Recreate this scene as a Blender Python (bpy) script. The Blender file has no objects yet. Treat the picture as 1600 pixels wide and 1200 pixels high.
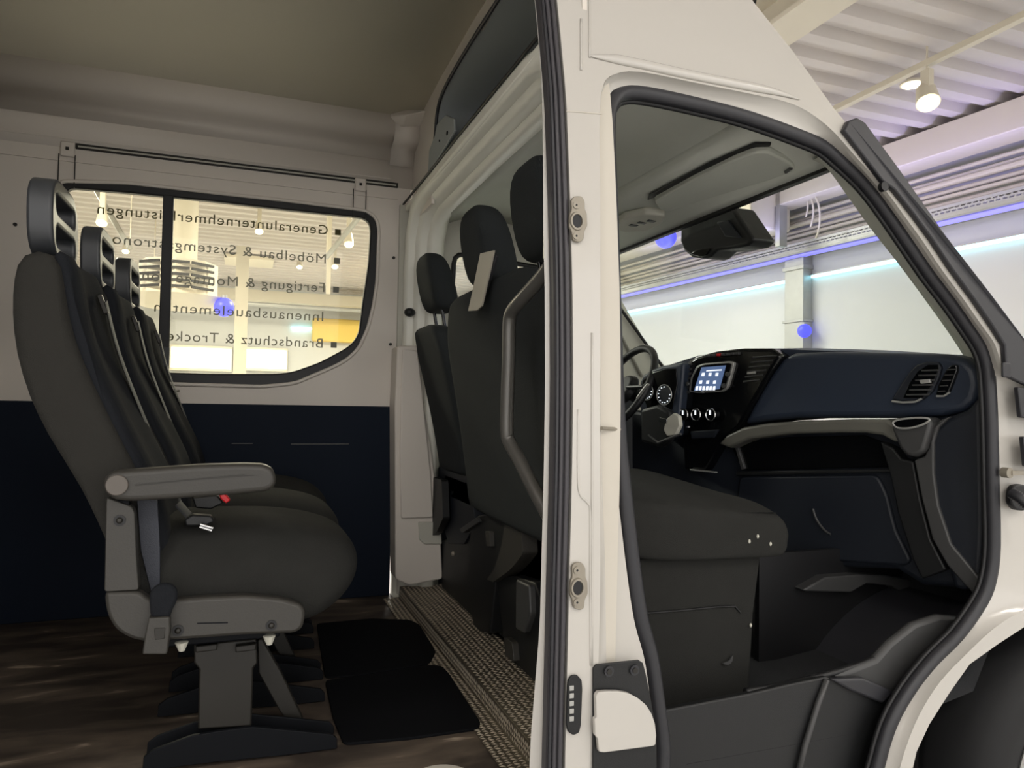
import bpy, bmesh, math, random
from mathutils import Vector, Matrix
random.seed(7)
S = bpy.context.scene
PI = math.pi
# ---------------------------------------------------------------- camera
CAMZ = 1.51; FOC = 1125.0
_t, _p, _r = math.radians(20.3), math.atan(34/1125), math.atan(.017)
FW = Vector((math.sin(_t)*math.cos(_p), math.cos(_t)*math.cos(_p), math.sin(_p)))
_r0 = Vector((math.cos(_t), -math.sin(_t), 0)); _u0 = _r0.cross(FW)
RT = _r0*math.cos(_r) + _u0*math.sin(_r); UP = _u0*math.cos(_r) - _r0*math.sin(_r)
cam = bpy.data.cameras.new('camera'); camo = bpy.data.objects.new('camera', cam)
S.collection.objects.link(camo); S.camera = camo
m3 = Matrix((RT, UP, -FW)).transposed()
camo.matrix_world = Matrix.Translation((0, 0, CAMZ)) @ m3.to_4x4()
cam.sensor_width = 36; cam.lens = 36*FOC/1600; cam.clip_start = .02; cam.clip_end = 200
# ---------------------------------------------------------------- world, exposure
W = bpy.data.worlds.new('world'); S.world = W; W.use_nodes = True
bg = W.node_tree.nodes['Background']; bg.inputs[0].default_value = (1.0, .97, .94, 1); bg.inputs[1].default_value = 1.5
S.view_settings.view_transform = 'Standard'; S.view_settings.look = 'None'
S.view_settings.exposure = 0.46; S.view_settings.gamma = 1; S.view_settings.use_curve_mapping = False
AREA_LAMPS = [  # added ceiling lamps, unseen, put in for their light: x, y, power
    (-3.0, -1.6, 50), (0.6, -2.2, 45), (3.6, -1.6, 42), (6.2, -.5, 60),
    (4.6, 7.6, 55), (1.5, 6.2, 60), (-2.0, 7.0, 180), (2.0, 10.0, 190), (-3.5, 12.0, 220), (3.5, 14.5, 200), (0, 15, 150)]
# ---------------------------------------------------------------- helpers
def ray(x, y): return FW + RT*((x-800)/FOC) + UP*((600-y)/FOC)
CAM = Vector((0, 0, CAMZ))
def P(x, y, X=None, Y=None, Z=None, pl=None):
    d = ray(x, y)
    if pl: t = (pl[0]-CAM).dot(pl[1])/d.dot(pl[1])
    elif X is not None: t = X/d.x
    elif Y is not None: t = Y/d.y
    else: t = (Z-CAMZ)/d.z
    return CAM + d*t
YB = [(0.0, 1.375), (.77, 1.370), (1.16, 1.362), (1.36, 1.356), (1.56, 1.357), (1.76, 1.367), (1.97, 1.387), (2.185, 1.414), (2.43, 1.472), (2.7, 1.56), (3.1, 1.74)]
def yb(z):
    if z <= YB[0][0]: return YB[0][1]
    for (a, b), (c, d) in zip(YB, YB[1:]):
        if z <= c: return b + (d-b)*(z-a)/(c-a)
    return YB[-1][1]
def PB(x, y, off=0.0):
    Y = 1.4
    for _ in range(12):
        p = P(x, y, Y=Y); Y = yb(p.z)+off
    return P(x, y, Y=Y)
def lin(c): return tuple(((v/255)/12.92 if v/255 <= .04045 else ((v/255+.055)/1.055)**2.4) for v in c)
MATS = {}
def M(name, col, rough=.5, metal=0.0, var=.06, scale=6.0, bump=0.0, bscale=60.0, coat=0.0, spec=.5, emit=None, estr=0.0):
    if name in MATS: return MATS[name]
    m = bpy.data.materials.new(name); m.use_nodes = True; nt = m.node_tree; b = nt.nodes['Principled BSDF']
    c = lin(col)
    tc = nt.nodes.new('ShaderNodeTexCoord')
    nz = nt.nodes.new('ShaderNodeTexNoise'); nz.inputs['Scale'].default_value = scale; nz.inputs['Detail'].default_value = 4
    nt.links.new(tc.outputs['Object'], nz.inputs['Vector'])
    mx = nt.nodes.new('ShaderNodeMix'); mx.data_type = 'RGBA'
    mx.inputs[6].default_value = tuple(v*(1-var) for v in c)+(1,); mx.inputs[7].default_value = tuple(min(1, v*(1+var)) for v in c)+(1,)
    nt.links.new(nz.outputs['Fac'], mx.inputs[0]); nt.links.new(mx.outputs[2], b.inputs['Base Color'])
    b.inputs['Roughness'].default_value = rough; b.inputs['Metallic'].default_value = metal
    b.inputs['Coat Weight'].default_value = coat; b.inputs['Coat Roughness'].default_value = .08
    b.inputs['Specular IOR Level'].default_value = spec
    if bump:
        n2 = nt.nodes.new('ShaderNodeTexNoise'); n2.inputs['Scale'].default_value = bscale; n2.inputs['Detail'].default_value = 2
        nt.links.new(tc.outputs['Object'], n2.inputs['Vector'])
        bp = nt.nodes.new('ShaderNodeBump'); bp.inputs['Strength'].default_value = bump; bp.inputs['Distance'].default_value = .004
        nt.links.new(n2.outputs['Fac'], bp.inputs['Height']); nt.links.new(bp.outputs[0], b.inputs['Normal'])
    if emit:
        b.inputs['Emission Color'].default_value = lin(emit)+(1,); b.inputs['Emission Strength'].default_value = estr
    MATS[name] = m; return m
def glass(name, tint, gl=.06):
    m = bpy.data.materials.new(name); m.use_nodes = True; nt = m.node_tree; nt.nodes.clear()
    o = nt.nodes.new('ShaderNodeOutputMaterial'); t = nt.nodes.new('ShaderNodeBsdfTransparent'); g = nt.nodes.new('ShaderNodeBsdfGlossy')
    g.inputs['Roughness'].default_value = .02; t.inputs[0].default_value = tint+(1,)
    lw = nt.nodes.new('ShaderNodeLayerWeight'); lw.inputs[0].default_value = .5
    pw = nt.nodes.new('ShaderNodeMath'); pw.operation = 'POWER'; pw.inputs[1].default_value = 4.0; nt.links.new(lw.outputs['Facing'], pw.inputs[0])
    fr = nt.nodes.new('ShaderNodeMath'); fr.operation = 'MULTIPLY_ADD'; fr.inputs[1].default_value = .5; fr.inputs[2].default_value = gl*.4; nt.links.new(pw.outputs[0], fr.inputs[0])
    mx = nt.nodes.new('ShaderNodeMixShader'); nt.links.new(fr.outputs[0], mx.inputs[0])
    nt.links.new(t.outputs[0], mx.inputs[1]); nt.links.new(g.outputs[0], mx.inputs[2]); nt.links.new(mx.outputs[0], o.inputs[0])
    MATS[name] = m; return m
WLOC = {}
def tag(o, label=None, cat=None, group=None, kind=None):
    if label: o['label'] = label
    if cat: o['category'] = cat
    if group: o['group'] = group
    if kind: o['kind'] = kind
    return o
def empty(name, loc, label, cat, group=None):
    o = bpy.data.objects.new(name, None); S.collection.objects.link(o); o.location = loc
    o.empty_display_size = .1; WLOC[o] = Vector(loc)
    return tag(o, label, cat, group)
def sm(pts, n=4, closed=True):
    out = []; N = len(pts)
    rng = range(N if closed else N-1)
    for i in rng:
        if closed: a, b, c, d = pts[i-1], pts[i], pts[(i+1) % N], pts[(i+2) % N]
        else: a, b, c, d = pts[max(i-1, 0)], pts[i], pts[i+1], pts[min(i+2, N-1)]
        for k in range(n):
            t = k/n
            out.append(tuple(.5*((2*b[j]) + (-a[j]+c[j])*t + (2*a[j]-5*b[j]+4*c[j]-d[j])*t*t + (-a[j]+3*b[j]-3*c[j]+d[j])*t**3) for j in range(len(b))))
    if not closed: out.append(tuple(pts[-1]))
    return out
def rnd(pts, r, n=4):   # round the corners of a polygon (any dimension)
    out = []; N = len(pts); pts = [Vector(p) for p in pts]
    for i in range(N):
        a, b, c = pts[i-1], pts[i], pts[(i+1) % N]
        u, v = a-b, c-b; q = min(r, u.length*.45, v.length*.45)
        p0 = b+u.normalized()*q; p1 = b+v.normalized()*q
        for k in range(n+1):
            t = k/n; out.append(p0*(1-t)**2 + b*2*t*(1-t) + p1*t*t)
    return out
class MB:
    def __init__(s): s.bm = bmesh.new()
    def box(s, c, d, rot=None):
        vs = bmesh.ops.create_cube(s.bm, size=1)['verts']
        mt = Matrix.Translation(c) @ (rot.to_4x4() if rot else Matrix.Identity(4)) @ Matrix.Diagonal((d[0], d[1], d[2], 1))
        bmesh.ops.transform(s.bm, matrix=mt, verts=vs); return s
    def prism(s, pts, vec):
        pts = [Vector(p) for p in pts]; vec = Vector(vec)
        a = [s.bm.verts.new(p) for p in pts]; b = [s.bm.verts.new(p+vec) for p in pts]; N = len(pts)
        fs = [s.bm.faces.new(a), s.bm.faces.new(b[::-1])]
        for i in range(N): fs.append(s.bm.faces.new((a[i], b[i], b[(i+1) % N], a[(i+1) % N])))
        bmesh.ops.recalc_face_normals(s.bm, faces=fs); return s
    def tube(s, path, r, seg=10, closed=False, flat=None, radii=None, upv=None):
        path = [Vector(p) for p in path]; N = len(path); rings = []
        ref = Vector(upv) if upv else None
        if ref is None:
            t = (path[1]-path[0]).normalized(); ref = Vector((0, 0, 1)) if abs(t.z) < .9 else Vector((1, 0, 0))
        for i in range(N):
            if closed: t = path[(i+1) % N]-path[i-1]
            else: t = path[min(i+1, N-1)]-path[max(i-1, 0)]
            t.normalize()
            a = ref - t*ref.dot(t)
            a = a.normalized() if a.length > 1e-6 else t.orthogonal().normalized()
            if not upv: ref = a
            b = t.cross(a); rr = radii[i] if radii else r
            ra, rb = (rr, rr) if flat is None else (rr*flat[0], rr*flat[1])
            rings.append([s.bm.verts.new(path[i]+a*ra*math.cos(2*PI*k/seg)+b*rb*math.sin(2*PI*k/seg)) for k in range(seg)])
        fs = []
        for i in range(N if closed else N-1):
            A, B = rings[i], rings[(i+1) % N]
            for k in range(seg): fs.append(s.bm.faces.new((A[k], A[(k+1) % seg], B[(k+1) % seg], B[k])))
        if not closed: fs += [s.bm.faces.new(rings[0][::-1]), s.bm.faces.new(rings[-1])]
        bmesh.ops.recalc_face_normals(s.bm, faces=fs); return s
    def loft(s, secs, cap=True, closed=True):
        rings = [[s.bm.verts.new(p) for p in sec] for sec in secs]; fs = []; n = len(rings[0])
        for A, B in zip(rings, rings[1:]):
            for k in range(n if closed else n-1): fs.append(s.bm.faces.new((A[k], A[(k+1) % n], B[(k+1) % n], B[k])))
        if cap and closed: fs += [s.bm.faces.new(rings[0][::-1]), s.bm.faces.new(rings[-1])]
        bmesh.ops.recalc_face_normals(s.bm, faces=fs); return s
    def ball(s, c, d, seg=16):
        vs = bmesh.ops.create_uvsphere(s.bm, u_segments=seg, v_segments=seg//2, radius=.5)['verts']
        bmesh.ops.transform(s.bm, matrix=Matrix.Translation(c) @ Matrix.Diagonal((d[0], d[1], d[2], 1)), verts=vs); return s
    def cyl(s, a, b, r, seg=20, r2=None):
        a, b = Vector(a), Vector(b); ax = (b-a).normalized(); o = ax.orthogonal().normalized(); q = ax.cross(o); r2 = r if r2 is None else r2
        A = [a+(o*math.cos(2*PI*k/seg)+q*math.sin(2*PI*k/seg))*r for k in range(seg)]
        B = [b+(o*math.cos(2*PI*k/seg)+q*math.sin(2*PI*k/seg))*r2 for k in range(seg)]
        return s.loft([A, B])
    def holed(s, outer, holes, vec):   # planar loops (3D), holes, extruded by vec
        loops = [outer]+list(holes); es = []
        for lp in loops:
            vs = [s.bm.verts.new(p) for p in lp]
            es += [s.bm.edges.new((vs[i], vs[(i+1) % len(vs)])) for i in range(len(vs))]
        r = bmesh.ops.triangle_fill(s.bm, edges=es, use_beauty=True)
        fs = [f for f in r['geom'] if isinstance(f, bmesh.types.BMFace)]
        ex = bmesh.ops.extrude_face_region(s.bm, geom=fs)
        bmesh.ops.translate(s.bm, vec=Vector(vec), verts=[g for g in ex['geom'] if isinstance(g, bmesh.types.BMVert)])
        allf = fs+[g for g in ex['geom'] if isinstance(g, bmesh.types.BMFace)]
        bmesh.ops.recalc_face_normals(s.bm, faces=list(s.bm.faces)); return s
    def slice(s, axis, vals):
        n = Vector((0, 0, 0)); n[axis] = 1
        for v in vals:
            co = Vector((0, 0, 0)); co[axis] = v
            bmesh.ops.bisect_plane(s.bm, geom=list(s.bm.verts)+list(s.bm.edges)+list(s.bm.faces), plane_co=co, plane_no=n)
        return s
    def warp(s, fn):
        for v in s.bm.verts: v.co = fn(v.co)
        return s
    def build(s, name, mat, parent=None, smooth=35, bevel=0, bseg=2, sub=0, label=None, kind=None):
        me = bpy.data.meshes.new(name); base = WLOC.get(parent, Vector((0, 0, 0))) if parent else Vector((0, 0, 0))
        bmesh.ops.recalc_face_normals(s.bm, faces=list(s.bm.faces))
        loc = None
        s.bm.to_mesh(me); s.bm.free()
        if parent is None:
            lo = [min(v.co[i] for v in me.vertices) for i in range(3)]; hi = [max(v.co[i] for v in me.vertices) for i in range(3)]
            base = Vector(((lo[0]+hi[0])/2, (lo[1]+hi[1])/2, lo[2]))
        me.transform(Matrix.Translation(-base))
        me.materials.append(mat if not isinstance(mat, str) else MATS[mat])
        o = bpy.data.objects.new(name, me); S.collection.objects.link(o)
        if parent is None: o.location = base
        else: o.parent = parent
        WLOC[o] = base
        if bevel:
            bv = o.modifiers.new('bevel', 'BEVEL'); bv.width = bevel; bv.segments = bseg; bv.limit_method = 'ANGLE'; bv.angle_limit = math.radians(40); bv.harden_normals = False
        if sub:
            sb = o.modifiers.new('sub', 'SUBSURF'); sb.levels = sub; sb.render_levels = sub
        if smooth:
            for p in me.polygons: p.use_smooth = True
            if not sub and smooth < 180:
                try: me.set_sharp_from_angle(angle=math.radians(smooth))
                except Exception: pass
        if label: o['label'] = label
        if kind: o['kind'] = kind
        return o
def pp(pts, **k): return [P(x, y, **k) for x, y in pts]
def plate(name, pts, mat, parent, depth, bevel=.002, round_=0, smooth_n=0, label=None, **k):
    if smooth_n: pts = sm(pts, smooth_n)
    q = pp(pts, **k)
    if round_: q = rnd(q, round_)
    return MB().prism(q, depth).build(name, mat, parent, bevel=bevel, label=label)
def copy_tree(o, parent=None):
    c = o.copy(); S.collection.objects.link(c); WLOC[c] = WLOC.get(o)
    if parent: c.parent = parent
    for ch in list(o.children): copy_tree(ch, c)
    return c
# ---------------------------------------------------------------- materials
M('white_paint', (192, 188, 181), .25, var=.01, coat=.5)
M('white_primer', (196, 190, 178), .5, var=.04, scale=3)
M('inner_white', (218, 210, 200), .55, var=.04, scale=3)
M('ceiling_liner', (218, 212, 194), .8, var=.05, scale=2)
M('light_trim', (190, 188, 176), .6, var=.03)
M('headliner', (196, 198, 188), .8, var=.05, bump=.15, bscale=300)
M('shelf_grey', (158, 163, 163), .6, var=.05)
M('rubber', (42, 42, 46), .45, var=.08)
M('rubber_dark', (18, 18, 20), .5, var=.08)
M('black_plastic', (21, 22, 23), .5, var=.08, bump=.1, bscale=400)
M('dash', (42, 50, 64), .42, var=.06, bump=.12, bscale=500)  # near-black plastic; blue of the windscreen light is put into the colour
M('dash_dark', (20, 25, 34), .55, var=.06, bump=.12, bscale=500)  # same windscreen blue put into the darker dash colour
M('dash_grey', (62, 62, 62), .45, var=.05)
M('gloss_black', (8, 9, 11), .15, var=.02)
M('fabric', (40, 40, 38), .95, var=.12, scale=25, bump=.5, bscale=700, spec=.2)
M('fabric_dark', (28, 30, 34), .95, var=.12, scale=25, bump=.5, bscale=700, spec=.2)
M('fabric_side', (44, 43, 40), .9, var=.08, scale=20, bump=.4, bscale=600, spec=.2)
M('grey_plastic', (54, 52, 48), .5, var=.04, bump=.1, bscale=300)
M('frame_plastic', (52, 54, 57), .4, var=.05)
M('steel_paint', (40, 38, 34), .45, metal=.2, var=.06)
M('steel_dark', (14, 16, 20), .6, metal=.0, spec=.15, var=.06)
M('pole_paint', (92, 90, 86), .3, metal=.3, var=.05)
M('webbing', (40, 43, 52), .6, var=.1, scale=60, bump=.3, bscale=500)
M('webbing_light', (168, 162, 148), .6, var=.06)
M('chrome', (210, 210, 210), .18, metal=1, var=.02)
M('zinc', (150, 143, 130), .45, metal=.35, var=.1, scale=40)
M('red_plastic', (190, 20, 30), .35, var=.03)
M('aluminium', (196, 186, 168), .4, metal=.6, var=.12, scale=30)
M('lining', (19, 27, 40), .6, var=.12, scale=4, spec=.12)
M('mat_black', (12, 13, 16), .85, var=.1, scale=8, spec=.12)
M('carpet', (27, 28, 30), .95, var=.15, scale=60, bump=.5, bscale=500)
M('tyre', (28, 28, 29), .8, var=.1)
M('lettering', (86, 84, 64), .6, var=.02)
M('shop_wall', (208, 209, 208), .7, var=.01)
M('shop_ceiling', (204, 197, 192), .6, var=.03)
M('shop_beam', (214, 206, 188), .6, var=.02)
M('galvanised', (176, 176, 172), .45, metal=.5, var=.1, scale=8)
M('shop_floor', (196, 195, 193), .3, var=.06)
M('led_cyan', (120, 220, 255), .4, emit=(165, 228, 255), estr=3.0)
M('led_blue', (60, 70, 255), .4, emit=(78, 74, 255), estr=1.1)
M('led_violet', (150, 145, 240), .4, emit=(130, 125, 255), estr=.8)
M('lamp_glow', (255, 250, 230), .4, emit=(255, 244, 205), estr=6)
M('panel_glow', (255, 255, 255), .4, emit=(255, 255, 250), estr=1.5)
M('screen_glow', (60, 80, 110), .2, emit=(92, 112, 150), estr=.55)
M('icon_glow', (230, 235, 240), .3, emit=(225, 232, 240), estr=.8)
M('yellow_wall', (238, 205, 110), .7, var=.03)
glass('glass_window', (.97, .96, .86)); glass('glass_screen', (.90, .93, .90))
def perforated():
    m = M('perforated', (176, 176, 172), .45, metal=.5); nt = m.node_tree; b = nt.nodes['Principled BSDF']
    tc = nt.nodes.new('ShaderNodeTexCoord'); bk = nt.nodes.new('ShaderNodeTexBrick'); mp = nt.nodes.new('ShaderNodeMapping')
    mp.inputs['Rotation'].default_value = (PI/2, 0, 0); sw_ = nt.nodes.new('ShaderNodeSeparateXYZ'); cb = nt.nodes.new('ShaderNodeCombineXYZ')
    nt.links.new(tc.outputs['Object'], sw_.inputs[0]); nt.links.new(sw_.outputs[1], cb.inputs[0]); nt.links.new(sw_.outputs[2], cb.inputs[1])
    bk.inputs['Scale'].default_value = 1; bk.inputs['Brick Width'].default_value = .06; bk.inputs['Row Height'].default_value = .033; bk.inputs['Mortar Size'].default_value = .009
    bk.inputs['Color1'].default_value = (0, 0, 0, 1); bk.inputs['Color2'].default_value = (0, 0, 0, 1); bk.inputs['Mortar'].default_value = (1, 1, 1, 1)
    nt.links.new(cb.outputs[0], bk.inputs['Vector']); nt.links.new(bk.outputs['Color'], b.inputs['Alpha'])
perforated()
def plywood():
    m = bpy.data.materials.new('plywood'); m.use_nodes = True; nt = m.node_tree; b = nt.nodes['Principled BSDF']
    tc = nt.nodes.new('ShaderNodeTexCoord'); mp = nt.nodes.new('ShaderNodeMapping'); mp.inputs['Scale'].default_value = (2.2, 7, 1); mp.inputs['Rotation'].default_value = (0, 0, .25)
    n1 = nt.nodes.new('ShaderNodeTexNoise'); n1.inputs['Scale'].default_value = 1.6; n1.inputs['Detail'].default_value = 8; n1.inputs['Distortion'].default_value = .6
    cr = nt.nodes.new('ShaderNodeValToRGB'); e = cr.color_ramp.elements
    e[0].position = .40; e[0].color = lin((60, 52, 46))+(1,); e[1].position = .62; e[1].color = lin((102, 90, 78))+(1,)
    x = e.new(.69); x.color = lin((172, 156, 138))+(1,)
    nt.links.new(tc.outputs['Object'], mp.inputs[0]); nt.links.new(mp.outputs[0], n1.inputs['Vector']); nt.links.new(n1.outputs['Fac'], cr.inputs[0])
    nt.links.new(cr.outputs[0], b.inputs['Base Color']); b.inputs['Roughness'].default_value = .55
    MATS['plywood'] = m
M('frame_lit_white', (232, 230, 218), .4, var=.02)  # whiter than the inner walls: outside light on the frame is painted in
M('fabric_cab', (44, 47, 48), .95, var=.1, scale=25, bump=.5, bscale=700, spec=.2)
M('seal_grey', (64, 62, 66), .5, var=.05)
M('dash_trim', (96, 95, 88), .4, var=.04)  # paler than the dash: light caught by the ledge is in the colour
M('cap_grey', (92, 86, 80), .5)
M('sheet_dark', (104, 96, 84), .45, metal=.7, var=.15, scale=30)
plywood()
# ================================================================= SHOWROOM (the setting)
CZ = 4.32
MB().box((3, 7, -.05), (26, 34, .1)).build('floor', 'shop_floor', kind='structure', smooth=0)
# corrugated ceiling: trapezoid sheets with the ribs running along X
def corrugated():
    mb = MB(); pts = []; y = -3.6; per = .30
    while y < 24:
        pts += [(y, CZ), (y+.11, CZ), (y+.15, CZ+.07), (y+.26, CZ+.07)]; y += per
    a = [(-8, yy, z) for yy, z in pts]; b = [(15, yy, z) for yy, z in pts]
    mb.loft([a, b], closed=False)
    return mb
corrugated().build('ceiling', 'shop_ceiling', kind='structure', smooth=0)
MB().box((3, 10.2, CZ+.2), (26, 27.6, .1)).build('trim_1', 'shop_ceiling', kind='structure', smooth=0)
# front wall (beyond the windscreen)
WD = Vector((-.09, .996, 0)).normalized(); WN = Vector((.996, .09, 0)).normalized(); W0 = Vector((6.6, 7.4, 0))
def wallpt(s, z, off=0): return W0+WD*s-WN*off+Vector((0, 0, z))
def wbox(s0, s1, z0, z1, o0, o1):
    mb = MB(); q = [wallpt(s0, z0, o0), wallpt(s1, z0, o0), wallpt(s1, z1, o0), wallpt(s0, z1, o0)]
    return mb.prism(q, -WN*(o1-o0))
wbox(-14, 12, 0, CZ+.1, -.1, 0).build('wall_front', 'shop_wall', kind='structure', smooth=0)
MB().box((-1, 19, 2.3), (18, .1, 4.6)).build('wall_back', 'shop_wall', kind='structure', smooth=0)
MB().box((-7.4, 7, 2.3), (.1, 24, 4.6)).build('wall_left', 'shop_wall', kind='structure', smooth=0)
# --- fittings on the front wall
t = empty('led_strip', wallpt(0, 3.18, 0), 'long thin cyan LED light line along the white wall beyond the windscreen', 'light strip')
wbox(.03, 9, 3.165, 3.20, .02, .05).build('diffuser', 'led_cyan', t); wbox(-6, -.30, 3.165, 3.20, .02, .05).build('diffuser', 'led_cyan', t)
wbox(-6, 9, 3.20, 3.215, .0, .05).build('channel', 'galvanised', t)
t = empty('cable_tray', wallpt(0, 3.5, 0), 'galvanised perforated cable tray running above the LED line', 'cable tray')
wbox(-6, 9, 3.45, 3.47, .0, .28).build('tray_base', 'galvanised', t, smooth=0)
wbox(-6, 9, 3.49, 3.556, .279, .281).build('perforated_mesh', 'perforated', t, smooth=0)
wbox(-6, 9, 3.46, 3.49, .275, .285).build('tray_lip', 'galvanised', t, smooth=0); wbox(-6, 9, 3.555, 3.585, .275, .285).build('tray_lip', 'galvanised', t, smooth=0)
t = empty('blue_light_line', wallpt(0, 3.4, 0), 'deep blue light line tucked under the perforated cable tray', 'light strip')
wbox(-6, 9, 3.43, 3.445, .12, .24).build('diffuser', 'led_violet', t, smooth=0)
for k, z in enumerate((3.64, 3.70, 3.77, 3.84, 3.90, 3.96)):
    mb = MB(); mb.cyl(wallpt(-6, z, .12+.05*(k % 2)), wallpt(9, z, .12+.05*(k % 2)), .022 if k % 3 else .032, 10)
    o = mb.build('conduit_pipe', 'shop_beam'); tag(o, ['lowest pipe just above the cable tray on the far white wall', 'second pipe up from the cable tray on the far wall', 'third pipe up from the cable tray on the far wall', 'third pipe down from the long white beam on the far wall', 'second pipe down from the long white beam on the far wall', 'topmost pipe directly under the long white beam'][k], 'pipe', 'pipes along the white wall')
o = wbox(-8, 10, 4.0, 4.28, .3, .62).build('roof_beam', 'shop_beam', smooth=0, bevel=.01); tag(o, 'long white steel beam under the ceiling above the wall pipes', 'beam')
# box-section column with cover on the wall
t = empty('wall_column', wallpt(-.13, 0, .2), 'galvanised metal cable column on the white wall between two LED lines', 'column')
wbox(-.28, .02, 0, 3.5, .0, .16).build('shaft', 'galvanised', t, smooth=0, bevel=.006)
wbox(-.30, .04, 3.28, 3.33, -.0, .18).build('collar', 'galvanised', t, smooth=0, bevel=.004); wbox(-.30, .04, 2.62, 2.65, -.0, .18).build('collar', 'galvanised', t, smooth=0, bevel=.004)
# big white electrical box with supports
t = empty('ventilation_box', wallpt(.4, 3.7, .9), 'large white ventilation box hanging by the pipes beyond the windscreen', 'ventilation box')
wbox(-.25, 1.0, 3.72, 4.3, .35, 1.0).build('housing', 'shop_beam', t, smooth=0, bevel=.02)
mb = MB(); mb.box(wallpt(.05, 3.98, 1.01), (.02, .16, .02)); mb.box(wallpt(.05, 4.06, 1.01), (.02, .16, .02)); mb.build('vent_slot', 'galvanised', t, smooth=0)
wbox(-.34, -.27, 3.5, 4.2, .5, .62).build('support_post', 'galvanised', t, smooth=0)
for i, (s, r) in enumerate([(-.45, .16), (-.5, .22), (-.55, .29)]):
    path = [wallpt(s+r*math.cos(a), 3.95+r*math.sin(a)*1.4-.1*i, .45+.03*i) for a in [PI*.45+PI*.75*k/14 for k in range(15)]]
    o = MB().tube(path, .011, 8).build('cable', 'shop_beam'); tag(o, ['innermost bent white cable beside the white ventilation box', 'middle bent white cable beside the white ventilation box', 'outermost bent white cable beside the white ventilation box'][i], 'cable', 'cables by the ventilation box')
# blue lights
def globe(c, r, label):
    t = empty('blue_globe_light', c, label, 'light', 'blue globe lights')
    MB().ball(c, (2*r, 2*r, 2*r), 24).build('globe', 'led_blue', t, smooth=180)
    MB().cyl(Vector(c)+Vector((0, 0, r*.95)), Vector(c)+Vector((0, 0, r*1.25)), r*.3, 12).build('socket', 'galvanised', t)
globe(P(1257, 517, pl=(W0-WN*.17, WN)), .085, 'blue globe light on the galvanised wall column')
globe(P(1040, 371, pl=(W0-WN*.9, WN)), .155, 'blue globe light just under the windscreen header beside the black sensor housing')
globe(P(350, 480, Y=9.2), .115, 'blue globe light seen through the lettered side window')
_L = bpy.data.lights.new('violet_glow', 'AREA'); _L.shape = 'RECTANGLE'; _L.size = .2; _L.size_y = 6; _L.energy = 14; _L.color = (.42, .38, 1)  # added area light, set away from the strip to tint the ceiling violet
_o = bpy.data.objects.new('added_violet_fill', _L); S.collection.objects.link(_o); _o.parent = [o_ for o_ in bpy.data.objects if o_.name == 'blue_light_line'][0]
_o.location = wallpt(-.5, 3.62, .80)-_o.parent.location; _o.rotation_euler = (PI, .35, math.atan2(.09, .996))
# big I-beam across, light track with spots
t = empty('cross_beam', (3.35, 3.5, 4.0), 'wide cream painted steel I-beam above the van roof', 'beam')
MB().box((3.33, 4, 4.06), (.30, 22, .03)).build('lower_flange', 'shop_beam', t, smooth=0); MB().box((3.33, 4, 4.19), (.04, 22, .24)).build('web', 'shop_beam', t, smooth=0); MB().box((3.33, 4, 4.30), (.30, 22, .03)).build('upper_flange', 'shop_beam', t, smooth=0)
o = MB().tube([(3.05, 3.82, 4.1), (3.06, 3.80, 4.25), (3.05, 3.79, 4.5)], .012, 8).build('cable', 'rubber_dark'); tag(o, 'thin black cable hanging beside the cream I-beam', 'cable')
o = MB().box((4.86, 5, 4.2), (.06, 12, .05)).build('light_track', 'shop_beam', smooth=0, bevel=.004); tag(o, 'thin white lighting track across the corrugated ceiling, carrying a spotlight', 'light track')
def spot(c, aim, label, r=.06, g='spotlights in the showroom', drop=.2):
    c = Vector(c); t = empty('spotlight', c, label, 'spotlight', g); d = Vector(aim).normalized()
    MB().box(c+Vector((0, 0, drop*.55)), (.055, .075, drop)).build('arm', 'shop_beam', t, bevel=.004)
    MB().cyl(c+Vector((0, 0, drop)), (c.x, c.y, CZ+.1), .008, 8).build('drop_rod', 'shop_beam', t)
    MB().cyl(c-d*.09, c+d*.07, r*.8, 20, r).build('head', 'shop_beam', t)
    MB().cyl(c+d*.071, c+d*.078, r*.88, 20).build('lens', 'lamp_glow', t)
spot((4.84, 4.02, 3.93), (-.35, -.45, -1), 'glowing white spotlight hanging from the thin light track at upper right', .085)
t = empty('downlight', P(1425, 134, Z=CZ-.02), 'small round glowing downlight left of the hanging spotlight', 'ceiling light')
c = P(1425, 134, Z=CZ-.02); MB().cyl(c, c+Vector((0, 0, .02)), .075, 20).build('lens', 'lamp_glow', t); MB().cyl(c+Vector((0, 0, .008)), c+Vector((0, 0, .03)), .095, 20).build('rim', 'shop_beam', t)
# beyond the lettered window
SP = [(405, 356, 11), (545, 375, 9), (523, 412, 13), (240, 446, 12), (160, 341, 9), (500, 372, 14), (197, 388, 14), (97, 334, 8), (468, 413, 15)]
SL = ['second from the left in the top text line', 'large and near the right window edge', 'below the second bullet near the right', 'just left of the black window divider', 'in the upper left behind the first text line', 'small, left of the large right one', 'small, above the louvred ceiling unit', 'seen through the nearest headrest', 'smallest, above the third text line']
for (x, y, Y), l in zip(SP, SL): spot(P(x, y, Y=Y), (0, -.55, -1), 'small glowing spotlight beyond the lettered window, '+l, .06, drop=.3)
for i, (a, b, Y) in enumerate([((510, 402), (562, 338), 9.0), ((147, 292), (203, 388), 10.0)]):
    p, q = P(*a, Y=Y), P(*b, Y=Y-.9); o = MB().tube([p, q], .03, 8).build('light_track', 'galvanised'); MB().cyl(p, (p.x, p.y, CZ+.06), .006, 6).build('hanger', 'shop_beam', o); MB().cyl(q, (q.x, q.y, CZ+.06), .006, 6).build('hanger', 'shop_beam', o); tag(o, ['slanted light track seen at the right end of the lettered window', 'slanted light track seen at the left end of the lettered window'][i], 'light track')
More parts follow.
